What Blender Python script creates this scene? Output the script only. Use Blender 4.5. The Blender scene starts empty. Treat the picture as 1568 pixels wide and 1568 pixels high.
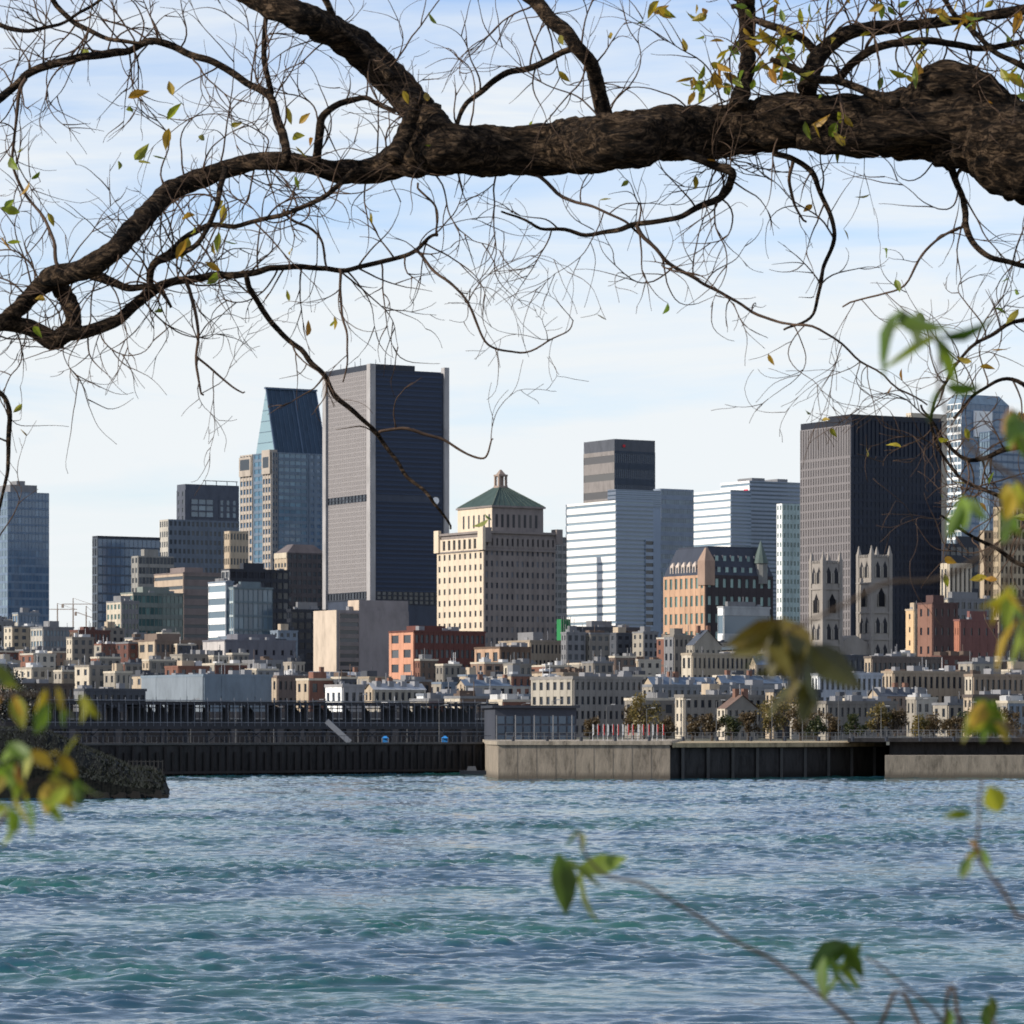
import bpy, math, random
import numpy as np
from mathutils import Vector, noise, Quaternion
random.seed(7); np.random.seed(7)
S=bpy.context.scene
F=5955.0; HC=6.4; V0=1120.0
def W(u,v,d): return Vector(((u-784)/F*d, d, HC+(V0-v)/F*d))
def ZV(v,d): return HC+(V0-v)/F*d
SUN=Vector((-0.93,-0.37,0)).normalized()*math.cos(math.radians(27))+Vector((0,0,math.sin(math.radians(27))))
# ---------- materials
MC={}
def newmat(n):
    m=bpy.data.materials.new(n); m.use_nodes=True
    nt=m.node_tree; b=nt.nodes['Principled BSDF']; return m,nt,b
def L(nt,a,b): nt.links.new(a,b)
def ramp(nt,els):
    r=nt.nodes.new('ShaderNodeValToRGB'); cr=r.color_ramp
    while len(cr.elements)<len(els): cr.elements.new(0.5)
    for e,(p,c) in zip(cr.elements,els): e.position=p; e.color=(*c,1)
    return r
def wall(c,rough=.85,var=.16,scale=.25):
    k=('w',tuple(c),rough,var,scale)
    if k in MC: return MC[k]
    m,nt,b=newmat('masonry'); N=nt.nodes
    tc=N.new('ShaderNodeTexCoord'); mp=N.new('ShaderNodeMapping'); mp.inputs['Scale'].default_value=(1,1,.35)
    n=N.new('ShaderNodeTexNoise'); n.inputs['Scale'].default_value=scale; n.inputs['Detail'].default_value=7; n.inputs['Roughness'].default_value=.7
    L(nt,tc.outputs['Object'],mp.inputs[0]); L(nt,mp.outputs[0],n.inputs['Vector'])
    r=ramp(nt,[(.3,[x*(1-var*1.6) for x in c]),(.5,c),(.72,[min(1,x*(1+var)) for x in c])])
    L(nt,n.outputs[0],r.inputs[0]); L(nt,r.outputs[0],b.inputs['Base Color'])
    b.inputs['Roughness'].default_value=rough; b.inputs['Specular IOR Level'].default_value=.2
    MC[k]=m; return m
def glass(c,c2=None,rough=.12,spec=.6,lit=.12,metal=0.0):
    c2=c2 or tuple(min(1,x*2.2+.02) for x in c)
    k=('g',tuple(c),tuple(c2),rough,spec,lit,metal)
    if k in MC: return MC[k]
    m,nt,b=newmat('window_glass'); N=nt.nodes
    g=N.new('ShaderNodeNewGeometry')
    r=ramp(nt,[(0,c),(1-lit*2,[ (a*2+bb)/3 for a,bb in zip(c,c2)]),(1,c2)])
    L(nt,g.outputs['Random Per Island'],r.inputs[0]); L(nt,r.outputs[0],b.inputs['Base Color'])
    b.inputs['Roughness'].default_value=rough; b.inputs['Specular IOR Level'].default_value=spec; b.inputs['Metallic'].default_value=metal
    MC[k]=m; return m
# ---------- mesh accumulator
class Part:
    def __init__(s,mat): s.v=[]; s.f=[]; s.mat=mat; s.smooth=False
    def box(s,x0,x1,y0,y1,z0,z1):
        n=len(s.v)
        s.v+= [(x0,y0,z0),(x1,y0,z0),(x1,y1,z0),(x0,y1,z0),(x0,y0,z1),(x1,y0,z1),(x1,y1,z1),(x0,y1,z1)]
        s.f+= [(n,n+3,n+2,n+1),(n+4,n+5,n+6,n+7),(n,n+1,n+5,n+4),(n+1,n+2,n+6,n+5),(n+2,n+3,n+7,n+6),(n+3,n,n+4,n+7)]
    def frus(s,a,z0,b,z1):
        n=len(s.v); x0,x1,y0,y1=a; X0,X1,Y0,Y1=b
        s.v+= [(x0,y0,z0),(x1,y0,z0),(x1,y1,z0),(x0,y1,z0),(X0,Y0,z1),(X1,Y0,z1),(X1,Y1,z1),(X0,Y1,z1)]
        s.f+= [(n,n+3,n+2,n+1),(n+4,n+5,n+6,n+7),(n,n+1,n+5,n+4),(n+1,n+2,n+6,n+5),(n+2,n+3,n+7,n+6),(n+3,n,n+4,n+7)]
    def poly(s,pts):
        n=len(s.v); s.v+=[tuple(p) for p in pts]; s.f.append(tuple(range(n,n+len(pts))))
    def prism(s,pts,z0,z1):
        n=len(s.v); k=len(pts)
        s.v+=[(p[0],p[1],z0) for p in pts]+[(p[0],p[1],z1) for p in pts]
        s.f.append(tuple(range(n+k-1,n-1,-1))); s.f.append(tuple(range(n+k,n+2*k)))
        for i in range(k):
            j=(i+1)%k; s.f.append((n+i,n+j,n+k+j,n+k+i))
    def cyl(s,x,y,r,z0,z1,k=10,r1=None):
        r1=r if r1 is None else r1
        n=len(s.v)
        for z,q in((z0,r),(z1,r1)):
            for i in range(k):
                a=2*math.pi*i/k; s.v.append((x+q*math.cos(a),y+q*math.sin(a),z))
        s.f.append(tuple(range(n+k,n+2*k)))
        for i in range(k):
            j=(i+1)%k; s.f.append((n+i,n+j,n+k+j,n+k+i))
    def beam(s,p,q,t):
        p=Vector(p);q=Vector(q);d=(q-p).normalized()
        a=d.cross(Vector((0,0,1)));
        if a.length<1e-3: a=Vector((1,0,0))
        a.normalize(); b=d.cross(a); n=len(s.v)
        for c in(p,q):
            for i,j in((-1,-1),(1,-1),(1,1),(-1,1)): s.v.append(tuple(c+a*i*t/2+b*j*t/2))
        s.f+=[(n,n+1,n+5,n+4),(n+1,n+2,n+6,n+5),(n+2,n+3,n+7,n+6),(n+3,n,n+4,n+7),(n,n+3,n+2,n+1),(n+4,n+5,n+6,n+7)]
    def tube(s,pts,rad,k=6,rough=0,seed=0):
        n=len(s.v); m=len(pts); ref=Vector((0.1,1,0.05)).normalized()
        for i in range(m):
            t=(pts[min(i+1,m-1)]-pts[max(i-1,0)])
            if t.length<1e-6: t=Vector((1,0,0))
            t.normalize(); a=t.cross(ref)
            if a.length<.05: a=t.cross(Vector((1,0,0)))
            a.normalize(); b=t.cross(a)
            for j in range(k):
                an=2*math.pi*j/k; o=a*math.cos(an)+b*math.sin(an); r=rad[i]
                if rough:
                    q=pts[i]+o*r
                    r*=1+rough*(noise.noise(q*7+Vector((seed,0,0)))*.9+noise.noise(Vector((q.x*9,q.y*34,q.z*34)))*1.2+noise.noise(q*2.2)*.5)
                s.v.append(tuple(pts[i]+o*r))
        for i in range(m-1):
            for j in range(k):
                jj=(j+1)%k; s.f.append((n+i*k+j,n+i*k+jj,n+(i+1)*k+jj,n+(i+1)*k+j))
        s.f.append(tuple(range(n+k-1,n-1,-1))); s.f.append(tuple(range(n+(m-1)*k,n+m*k)))
class Obj:
    def __init__(s,name,loc=(0,0,0),rot=0):
        s.e=bpy.data.objects.new(name,None); S.collection.objects.link(s.e)
        s.e.location=loc; s.e.rotation_euler=(0,0,rot); s.p={}
    def part(s,n,mat=None):
        if n not in s.p: s.p[n]=Part(mat)
        return s.p[n]
    def done(s):
        for n,p in s.p.items():
            if not p.v: continue
            me=bpy.data.meshes.new(n); me.from_pydata(p.v,[],p.f); me.materials.append(p.mat)
            if p.smooth: me.shade_smooth()
            o=bpy.data.objects.new(n,me); S.collection.objects.link(o); o.parent=s.e
def GZ(y):
    if y<575: return 4.4
    return 4.4+max(0,y-850)*.012
class B(Obj):
    def __init__(s,name,u0,uc,u1,vt,d,wm,a=32,vb=None):
        s.a=math.radians(a); xc=(uc-784)/F*d; sa,ca=math.sin(s.a),math.cos(s.a)
        k0=(u0-784)/F;k1=(u1-784)/F
        s.Lw=max(3,(xc-k0*d)/(sa+k0*ca)); s.R=(k1*d-xc)/(ca-k1*sa); s.d=d
        Obj.__init__(s,name,(xc,d,0),s.a); s.wm=wm
        s.z0=GZ(d)-1; s.z1=ZV(vt,d); s.h=s.z1-s.z0
        s.part('walls',wm).box(0,s.R,0,s.Lw,s.z0,s.z1)
    def z(s,v): return ZV(v,s.d)
    def fac(s,side,cols,rows,wf,hf,gm,z0=None,z1=None,x0=0,x1=None,dep=.35,wm=None,off=0,pier=True,span=True,wn=None,pn=None):
        z0=s.z0+1 if z0 is None else z0; z1=s.z1 if z1 is None else z1
        x1=(s.R if side=='R' else s.Lw) if x1 is None else x1
        wm=wm or s.wm
        g=s.part(wn or 'windows_'+str(id(gm)%997),gm); w=s.part(pn or 'facade_'+str(id(wm)%997),wm)
        cw=(x1-x0)/cols; ch=(z1-z0)/rows
        def bx(P,a,b,c,d2,dp):
            if side=='R': P.box(a,b,off-dp,off,c,d2)
            else: P.box(off-dp,off,a,b,c,d2)
        e=off-.04
        for i in range(cols):
            for j in range(rows):
                a=x0+cw*(i+.5-wf/2); b=a+cw*wf; c=z0+ch*(j+(1-hf)*.6); t=c+ch*hf
                if side=='R': g.poly([(a,e,c),(b,e,c),(b,e,t),(a,e,t)])
                else: g.poly([(e,b,c),(e,a,c),(e,a,t),(e,b,t)])
        if pier and wf<.995:
            pw=cw*(1-wf)
            for i in range(cols+1):
                c=x0+cw*i; bx(w,max(x0,c-pw/2),min(x1,c+pw/2),z0,z1,dep)
        if span and hf<.995:
            for j in range(rows+1):
                lo=z0+ch*(j-1+(1-hf)*.6+hf) if j>0 else z0
                hi=z0+ch*(j+(1-hf)*.6) if j<rows else z1
                bx(w,x0+.01,x1-.01,lo,hi,dep*.82)
    def cap(s,h=1.2,o=.5,m=None,z=None):
        z=s.z1 if z is None else z
        s.part('parapet',m or s.wm).box(-o,s.R+o,-o,s.Lw+o,z,z+h)
    def pent(s,fx0,fx1,fy0,fy1,h,m=None):
        s.part('mechanical_penthouse',m or s.wm).box(s.R*fx0,s.R*fx1,s.Lw*fy0,s.Lw*fy1,s.z1,s.z1+h)
def clutter(b,n=4,m=None):
    P=b.part('rooftop_equipment',m or wall((.22,.22,.23)))
    for i in range(n):
        x=random.uniform(.05,.85)*b.R; y=random.uniform(.02,.6)*b.Lw; w=random.uniform(1,3.5)
        P.box(x,min(x+w,b.R),y,y+w,b.z1,b.z1+random.uniform(.6,2.2))
    for i in range(n//2):
        x=random.uniform(.05,.9)*b.R; P.cyl(x,random.uniform(.1,.5)*b.Lw,.12,b.z1,b.z1+random.uniform(2,4.5),5)
# palette
G_dk=glass((.014,.018,.026)); G_blue=glass((.045,.10,.18),(.10,.18,.28),.1,.9); G_lt=glass((.08,.12,.16),(.16,.23,.28),.15,.8)
G_grn=glass((.05,.10,.10),(.15,.24,.22),.12,.8); G_grey=glass((.035,.042,.052),(.1,.11,.12),.2,.5)
conc=wall((.42,.39,.34)); lime=wall((.5,.43,.33)); white=wall((.78,.78,.76),.6,.06)
dark=wall((.032,.036,.047),.4); black=wall((.02,.022,.03),.35); brick=wall((.33,.14,.09)); brown=wall((.13,.095,.075)); tan=wall((.42,.34,.25))
grey=wall((.19,.19,.195)); bluegrey=wall((.17,.205,.25)); stone=wall((.30,.27,.225)); copper=wall((.06,.12,.10),.7); dgrey=wall((.075,.08,.092))
stone_shade=wall((.21,.19,.165));  # stone darkened for right faces, shade put into the colour
# ================= far towers
b=B('glass_tower',-14,12,75,753,2300,wall((.15,.2,.27))); b.fac('R',12,26,.9,.72,G_blue,dep=.2); b.fac('L',6,26,.85,.7,G_lt,dep=.2)
b.pent(.1,.75,.1,.8,4.5,grey); b.pent(.3,.5,.2,.6,7,grey); b.done()
b=B('glass_tower',142,150,245,824,2400,wall((.09,.11,.14))); b.fac('R',14,18,.94,.8,G_blue,dep=.2); b.fac('L',2,18,.9,.8,G_dk); b.cap(1.5,.2,dark); b.done()
b=B('office_building',202,212,266,851,2250,wall((.26,.25,.23))); b.fac('R',10,15,.9,.65,G_grey,dep=.25); b.fac('L',2,15,.6,.5,G_grey); b.pent(.2,.6,.2,.7,4); b.done()
b=B('office_tower',271,284,366,741,2750,wall((.085,.095,.12))); b.fac('R',9,13,.55,.5,G_grey,z0=b.z(950),z1=b.z(800)); b.fac('R',3,3,.9,.75,G_lt,z0=b.z(792),z1=b.z(763),x0=b.R*.1,x1=b.R*.52); b.fac('R',3,3,.5,.75,G_lt,z0=b.z(792),z1=b.z(763),x0=b.R*.62,x1=b.R*.97)
b.fac('L',2,16,.4,.5,G_grey,z0=b.z(950),z1=b.z(750))
q=b.part('roof_rail',dark); q.beam((b.R*.35,2,b.z1+3),(b.R,2,b.z1+3),.5); [q.beam((b.R*f,2,b.z1),(b.R*f,2,b.z1+3),.4) for f in(.4,.6,.8,.98)]; b.done()
b=B('office_tower',245,258,366,795,2600,wall((.15,.175,.21))); b.fac('R',16,20,.55,.5,G_grey); b.fac('L',4,18,.6,.55,G_grey,wm=conc); b.done()
b=B('apartment_tower',344,352,380,813,2350,tan); b.fac('R',6,14,.6,.5,G_grey); b.fac('L',3,14,.6,.5,G_grey); b.done()
# gabled skyscraper
b=B('gabled_skyscraper',369,416,502,692,2500,wall((.13,.17,.22),.4)); R,Lw,z1=b.R,b.Lw,b.z1
gb=glass((.03,.10,.17),(.08,.19,.28),.1,.9); cw_=wall((.38,.33,.28))
b.fac('R',5,36,.93,.55,gb,x0=R*.12,x1=R*.62,dep=.3); b.fac('R',3,36,.55,.5,G_blue,x0=R*.66,x1=R,dep=.5); b.fac('R',2,36,.5,.5,G_blue,x0=0,x1=R*.1,dep=.7,wm=grey)
b.fac('L',3,30,.72,.62,G_blue,x0=0,x1=Lw*.26,dep=.8,wm=cw_); b.fac('L',2,34,.9,.6,gb,x0=Lw*.28,x1=Lw*.55); b.fac('L',4,30,.72,.62,G_blue,x0=Lw*.6,x1=Lw,dep=.8,wm=cw_)
for y0,y1,zz in((0,Lw*.26,0),(Lw*.62,Lw,-3)):
    b.part('turret',cw_).box(-1.5,4,y0,y1,z1-14,z1+zz+1.5); b.part('turret_openings',G_dk).poly([(-1.56,y1-1.5,z1-10),(-1.56,y0+1.5,z1-10),(-1.56,y0+1.5,z1-3),(-1.56,y1-1.5,z1-3)])
zt=b.z(593)
rf=b.part('gable_roof',wall((.03,.055,.09),.3)); y0,yr,y1=1,13,27; x0,x1=3,R-1
rf.poly([(x0,y0,z1),(x1,y0,z1),(x1-1,yr,zt),(x0,yr,zt)]); rf.poly([(x1,y1,z1),(x0,y1,z1),(x0,yr,zt),(x1-1,yr,zt)]); rf.poly([(x1,y0,z1),(x1,y1,z1),(x1-1,yr,zt)])
b.part('gable_glass',glass((.20,.30,.34),(.25,.36,.40),.25,.5)).poly([(x0,y1,z1),(x0,y0,z1),(x0,yr,zt)])
rb=b.part('roof_ribs',wall((.08,.115,.17),.4))
for i in range(12):
    f=i/11; rb.beam((x0+(x1-x0)*f,y0-.2,z1),(x0+(x1-1-x0)*f,yr-.2,zt),.28 if i not in(0,6,11) else .9)
for i in range(1,6):
    f=i/6; rb.beam((x0-.1,y0+(yr-y0)*f,z1+(zt-z1)*f),(x0-.1,y1+(yr-y1)*f,z1+(zt-z1)*f),.25)
rb.box(x0-1,x1,yr-1,yr+1,zt,zt+1.2)
b.done()
# stock tower
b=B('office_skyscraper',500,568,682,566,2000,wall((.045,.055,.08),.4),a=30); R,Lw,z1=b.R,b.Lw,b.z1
col=wall((.34,.325,.32)); br_lit=wall((.27,.25,.245),.6,.04)
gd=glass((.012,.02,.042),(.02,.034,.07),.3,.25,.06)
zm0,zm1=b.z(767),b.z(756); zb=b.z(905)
spm_shade=wall((.036,.052,.092),.6,.05); gl_=glass((.20,.185,.182),(.22,.205,.20),.4,.25)  # right face darkened for shade, lifted for haze; left lightened for sun, in colour
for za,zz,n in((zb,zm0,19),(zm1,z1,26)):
    b.fac('R',1,n,.998,.6,gd,z0=za,z1=zz,x0=2.4,x1=R-2.4,dep=.4,wm=spm_shade); 
    b.fac('L',20,n,.5,.78,gl_,z0=za,z1=zz,x0=2.4,x1=Lw-2.4,dep=.22,wm=br_lit)
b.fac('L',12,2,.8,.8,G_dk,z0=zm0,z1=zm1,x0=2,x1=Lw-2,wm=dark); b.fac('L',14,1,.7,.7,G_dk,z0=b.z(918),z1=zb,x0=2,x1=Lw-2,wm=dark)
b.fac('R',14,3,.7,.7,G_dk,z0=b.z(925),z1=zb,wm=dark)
cp=b.part('corner_columns',col)
for (cx,cy) in((0,0),(R,0),(0,Lw)):
    cp.box(cx-1.2,cx+2.0 if cx<R else cx+1.6,cy-1.3,cy+2.4,b.z0,z1+3)
b.part('crown',dark).box(1,R*.6,1,Lw-1,z1,z1+3.2); b.part('crown',dark).box(R*.6,R-2,1.2,Lw-1,z1,z1+.6)
n=b.part('round_sign',wall((.8,.8,.8))); n.poly([(R-6+1.9*math.cos(t*math.pi/10),-.7,zm0+1.2+1.9*math.sin(t*math.pi/10)) for t in range(20)])
an=b.part('antennas',dark)
for i in range(9): an.cyl(random.uniform(2,R-6),random.uniform(3,Lw-3),.15,z1+1,z1+random.uniform(5,9),5)
b.done()
b=B('postmodern_office_tower',421,440,500,846,2150,wall((.10,.088,.09))); b.fac('R',8,18,.7,.5,G_grey); b.fac('L',4,18,.6,.5,G_grey,wm=tan); R,Lw,z1=b.R,b.Lw,b.z1
b.part('crown',wall((.13,.11,.11))).frus((0,R,0,Lw),z1,(R*.22,R*.72,Lw*.2,Lw*.7),z1+4.8); b.part('arch',lime).box(-.6,0,0,Lw,z1-3,z1); b.done()
# limestone tower
lime_lit=wall((.60,.50,.38),.85,.1); lime_shade=wall((.225,.195,.18)); b=B('limestone_bank_tower',670,741,850,816,1700,lime_shade,a=32); R,Lw,z1=b.R,b.Lw,b.z1  # same limestone twice: sunlit left and shaded right put into the colours
gw=glass((.03,.03,.035),(.09,.085,.08),.3,.4); gwR=glass((.03,.034,.045),(.17,.18,.2),.3,.4)
b.fac('R',14,15,.42,.5,gwR,z1=b.z(838),dep=.3); b.fac('L',9,14,.38,.5,gw,z1=b.z(842),dep=.3,wm=lime_lit)
b.fac('L',9,1,.5,.75,gw,z0=b.z(842),z1=b.z(822),dep=.6,wm=lime_lit); b.fac('R',14,1,.4,.7,gw,z0=b.z(838),z1=b.z(822),dep=.5)
b.cap(1,.9,lime_shade); b.part('cornice',lime_shade).box(-.8,R+.8,-.8,Lw+.8,b.z(843),b.z(841))
b.part('lit_tone_corner_block',lime_lit).box(-1.4,0,-1.3,3,b.z(842),z1+2.5); b.p['lit_tone_corner_block'].box(-1.4,0,Lw-3,Lw+1,b.z(842),z1+2.5)  # thin blocks in the paler limestone, sunlight put into their colour
for cx,cy in((0,0),(R,0)): b.part('corner_block',lime_shade).box(cx+.02,cx+3.2,cy-1.3,cy+3.2,b.z(830),z1+2.5)
uz=b.z(775); i=7; b.part('upper_stage',lime_shade).box(i,R-i*.5,i*.6,Lw-i*.9,z1,uz); b.part('upper_lit_tone_face',lime_lit).box(i-.3,i,i*.6,Lw-i*.9,z1,uz)  # left slab paler than the stage, sunlight put into its colour
for k in range(8):
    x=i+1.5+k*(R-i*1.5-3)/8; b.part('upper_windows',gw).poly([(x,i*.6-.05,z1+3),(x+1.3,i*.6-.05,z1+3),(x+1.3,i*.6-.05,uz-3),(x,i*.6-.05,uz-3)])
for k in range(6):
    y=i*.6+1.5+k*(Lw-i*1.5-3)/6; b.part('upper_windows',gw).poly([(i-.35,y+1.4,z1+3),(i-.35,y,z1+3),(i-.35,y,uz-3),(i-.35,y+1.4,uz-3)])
b.part('upper_cornice',lime_shade).box(i-.8,R-i*.5+.8,i*.6-.8,Lw-i*.9+.8,uz,uz+.8)
rx,ry=(i+R-i*.5)/2,(i*.6+Lw-i*.9)/2; zt=b.z(741)
b.part('copper_roof',wall((.045,.07,.064),.8)).frus((i-.3,R-i*.5+.3,i*.6-.3,Lw-i*.9+.3),uz+.8,(rx-2.2,rx+2.2,ry-2.2,ry+2.2),zt)
b.part('roof_ridges',wall((.10,.125,.105)))
for (x,y) in((i-.3,i*.6-.3),(R-i*.5+.3,i*.6-.3),(i-.3,Lw-i*.9+.3)): b.p['roof_ridges'].beam((x,y,uz+.9),(rx+(2.2 if x>rx else -2.2),ry+(2.2 if y>ry else -2.2),zt),.45)
for k in range(10): b.p['roof_ridges'].beam((i+k*(R-1.5*i)/9,i*.6-.35,uz+.9),(rx-2.2+4.4*k/9,ry-2.3,zt),.1)
ln=b.part('lantern',wall((.3,.23,.19))); ln.box(rx-2.3,rx+2.3,ry-2.3,ry+2.3,zt-1,zt+.8)
for sx in(-1.7,1.7):
    for sy in(-1.7,1.7): ln.box(rx+sx-.45,rx+sx+.45,ry+sy-.45,ry+sy+.45,zt,zt+5)
ln.box(rx-1,rx+1,ry-1,ry+1,zt,zt+5); ln.box(rx-2.3,rx+2.3,ry-2.3,ry+2.3,zt+5,zt+5.8); ln.frus((rx-1.6,rx+1.6,ry-1.6,ry+1.6),zt+5.8,(rx-.3,rx+.3,ry-.3,ry+.3),zt+8)
b.done()
b=B('slab_tower',840,846,867,822,2000,grey); b.fac('R',3,22,.8,.6,G_grey); b.done()
b=B('bronze_office_tower',894,941,1003,672,2900,wall((.085,.09,.105),.5)); b.fac('R',20,16,.7,.6,glass((.03,.045,.075),(.045,.065,.10),.2,.5),dep=.3,wm=wall((.055,.068,.09)),z1=b.z(690)); b.fac('L',1,14,.99,.4,glass((.08,.075,.075),(.1,.095,.09),.3),z1=b.z(690),dep=.3,wm=wall((.22,.2,.19)))
b.part('sign',wall((.5,.04,.05))).box(7,9,-1,-.75,b.z1-6,b.z1-4); b.done()
# white banded
wl=wall((.82,.81,.78),.6,.05); gws=glass((.16,.22,.27),(.25,.32,.38),.2,.6)
def banded(u0,uc,u1,vt,d,n,wm2,cz=960,name='white_office_tower'):
    b=B(name,u0,uc,u1,vt,d,wm2); b.fac('L',1,n,.995,.32,gws,z0=b.z(cz),dep=.4,wm=wl); b.fac('R',1,n*2,.995,.45,G_lt,z0=b.z(cz),dep=.3,wm=wm2); return b
white_shade=wall((.26,.31,.38),.5,.06)  # white cladding's shaded side, shade put into a blue-grey colour
b=banded(867,943,1000,766,2000,15,white_shade)
b.fac('R',1,12,.99,.5,G_dk,z0=b.z(960),z1=b.z(825),x0=b.R*.78,x1=b.R*.99,dep=.5,off=-.35,wm=white_shade); b.done()
b=banded(931,943,1012,749,2060,4,white_shade,cz=775); b.done()
b=B('office_tower',1001,1012,1062,748,2100,wall((.22,.26,.32),.5)); b.fac('R',18,24,.93,.5,G_lt,dep=.2); b.fac('L',3,24,.6,.5,G_lt); b.done()
b=banded(1061,1119,1150,750,2300,9,white_shade,cz=850); b.done()
b=banded(1104,1148,1226,736,2340,18,white_shade,cz=960); b.part('red_logo',wall((.8,.03,.05))).box(-1,-.75,1,5,b.z(757),b.z(749)); b.pent(.1,.35,.1,.6,2,grey); b.pent(.6,.8,.1,.6,2,grey); b.done()
b=B('pale_green_tower',1190,1198,1240,771,2150,wall((.36,.44,.42),.6)); b.fac('R',8,22,.6,.5,G_grn); b.fac('L',2,22,.5,.5,G_grn,wm=white); b.done()
# black tower
b=B('black_steel_skyscraper',1226,1303,1441,640,1600,black,a=30); R,Lw,z1=b.R,b.Lw,b.z1
gk=glass((.009,.014,.027),(.02,.03,.055),.3,.25,.05); brz_lit=wall((.19,.175,.175),.5,.05)  # left face paler: sunlight put into its colour; dark glass lifted for haze
zt=b.z(700)
b.fac('R',22,30,.72,.62,gk,z1=zt,dep=.25,wm=wall((.022,.027,.042),.5)); b.fac('R',22,1,.8,.9,gk,z0=zt,dep=.5,wm=wall((.022,.027,.042),.5))
gbz=glass((.12,.112,.114),(.145,.135,.135),.35,.3)
b.fac('L',20,30,.5,.75,gbz,z1=zt,dep=.3,wm=brz_lit); b.fac('L',20,1,.55,.9,gbz,z0=zt,z1=b.z(650),dep=.3,wm=brz_lit)
b.part('crown',black).box(0,R,0,Lw*.45,z1,z1+1.6)
b.part('crown',black).box(R*.75,R+1,-.5,Lw*.5,z1,z1+.5); b.done()
b=B('beige_rooftop_tower',1388,1396,1450,632,2300,lime); b.fac('L',2,24,.4,.5,G_grey); b.done()
b=B('curved_glass_tower',1450,1472,1545,617,2500,wall((.13,.19,.27),.4)); b.fac('R',10,40,.96,.75,G_blue,dep=.15); b.fac('L',4,40,.9,.7,G_lt,dep=.2,wm=white)
b.part('crown',wall((.18,.24,.3))).frus((0,b.R,0,b.Lw),b.z1,(3,b.R*.85,3,b.Lw-3),b.z1+6); b.part('antenna',dark).cyl(b.R*.38,4,.25,b.z1+5,b.z1+26,5)
b.part('white_panels',white).box(b.R*.25,b.R*.62,-1.5,0,b.z(668),b.z(628)); b.done()
b=B('glass_tower',1500,1516,1640,660,2250,wall((.1,.14,.2),.4)); b.fac('R',14,36,.96,.7,G_blue,dep=.15); b.fac('L',4,30,.9,.7,G_lt); b.done()
b=B('office_building',1438,1446,1518,832,2000,dark); b.fac('R',8,10,.9,.5,G_dk); b.pent(.3,.8,.2,.6,4); b.done()
b=B('ribbed_office_building',1441,1452,1486,862,1550,lime); b.fac('R',5,1,.5,.92,G_dk,dep=.8); b.fac('L',2,1,.5,.9,G_dk); b.done()
b=B('ribbed_office_tower',1522,1530,1620,776,1600,wall((.4,.32,.22))); b.fac('R',14,18,.55,.6,G_dk,dep=.8); b.fac('L',3,18,.5,.6,G_dk); b.part('cap',dgrey).box(0,b.R,0,b.Lw,b.z1,b.z1+6); b.done()
b=B('stone_office_building',1500,1506,1530,812,1620,tan); b.fac('R',4,16,.5,.5,G_dk); b.done()
# mansard office building
b=B('mansard_roof_building',1017,1080,1183,880,1500,wall((.08,.065,.065)),a=33); R,Lw,z1=b.R,b.Lw,b.z1
ob_lit=wall((.46,.29,.19)); gg=glass((.10,.18,.18),(.28,.42,.38),.2,.5,.3)  # bright left brick, near-black right walls: sun and shade put into colour
b.fac('L',8,8,.5,.6,G_grn,dep=.4,wm=ob_lit); b.fac('R',9,8,.45,.5,gg,dep=.4,wm=wall((.05,.042,.045)))
ms=b.part('mansard',wall((.042,.048,.065),.5)); ms.frus((-.2,R+.2,-.2,Lw+.2),z1,(3.5,R-3.5,3.5,Lw-3.5),b.z(838)); ms.box(4,R-4,4,Lw-4,b.z(838),b.z(835))
for k in range(8):
    x=2+k*(R-5)/7.2; 
    for zz in(z1+.8,z1+5.3):
        b.part('dormers',wall((.1,.1,.12))).box(x,x+1.8,(zz-z1)*.33,(zz-z1)*.33+3,zz,zz+2.6); b.part('dormer_windows',gg).poly([(x+.2,(zz-z1)*.33-.05,zz+.3),(x+1.6,(zz-z1)*.33-.05,zz+.3),(x+1.6,(zz-z1)*.33-.05,zz+2.3),(x+.2,(zz-z1)*.33-.05,zz+2.3)])
for k in range(6):
    y=3+k*(Lw-7)/5.5; b.part('left_dormers',wall((.5,.42,.36))).box(.2,3,y,y+2.2,z1+.6,z1+4); b.p['left_dormers'].frus((.2,3,y,y+2.2),z1+4,(.8,3,y+1,y+1.2),z1+5.4)  # left dormers paler than the right-face ones, sunlight put into their colour
    b.part('left_dormer_windows',G_dk).poly([(.15,y+1.7,z1+1),(.15,y+.5,z1+1),(.15,y+.5,z1+3.4),(.15,y+1.7,z1+3.4)])
tw=b.part('corner_tower',wall((.3,.21,.16))); tw.box(-.8,4,-.8,4,z1-4,z1+5.5); tw.frus((-.8,4,-.8,4),z1+5.5,(1.2,2.0,1.2,2.0),z1+10.5)
b.part('turret',wall((.2,.2,.19))).cyl(R-5,1,2.6,z1-3,z1+5,10); b.part('turret_roof',wall((.09,.12,.11),.7)).cyl(R-5,1,3.1,z1+5,z1+14,10,.1); b.done()
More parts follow.
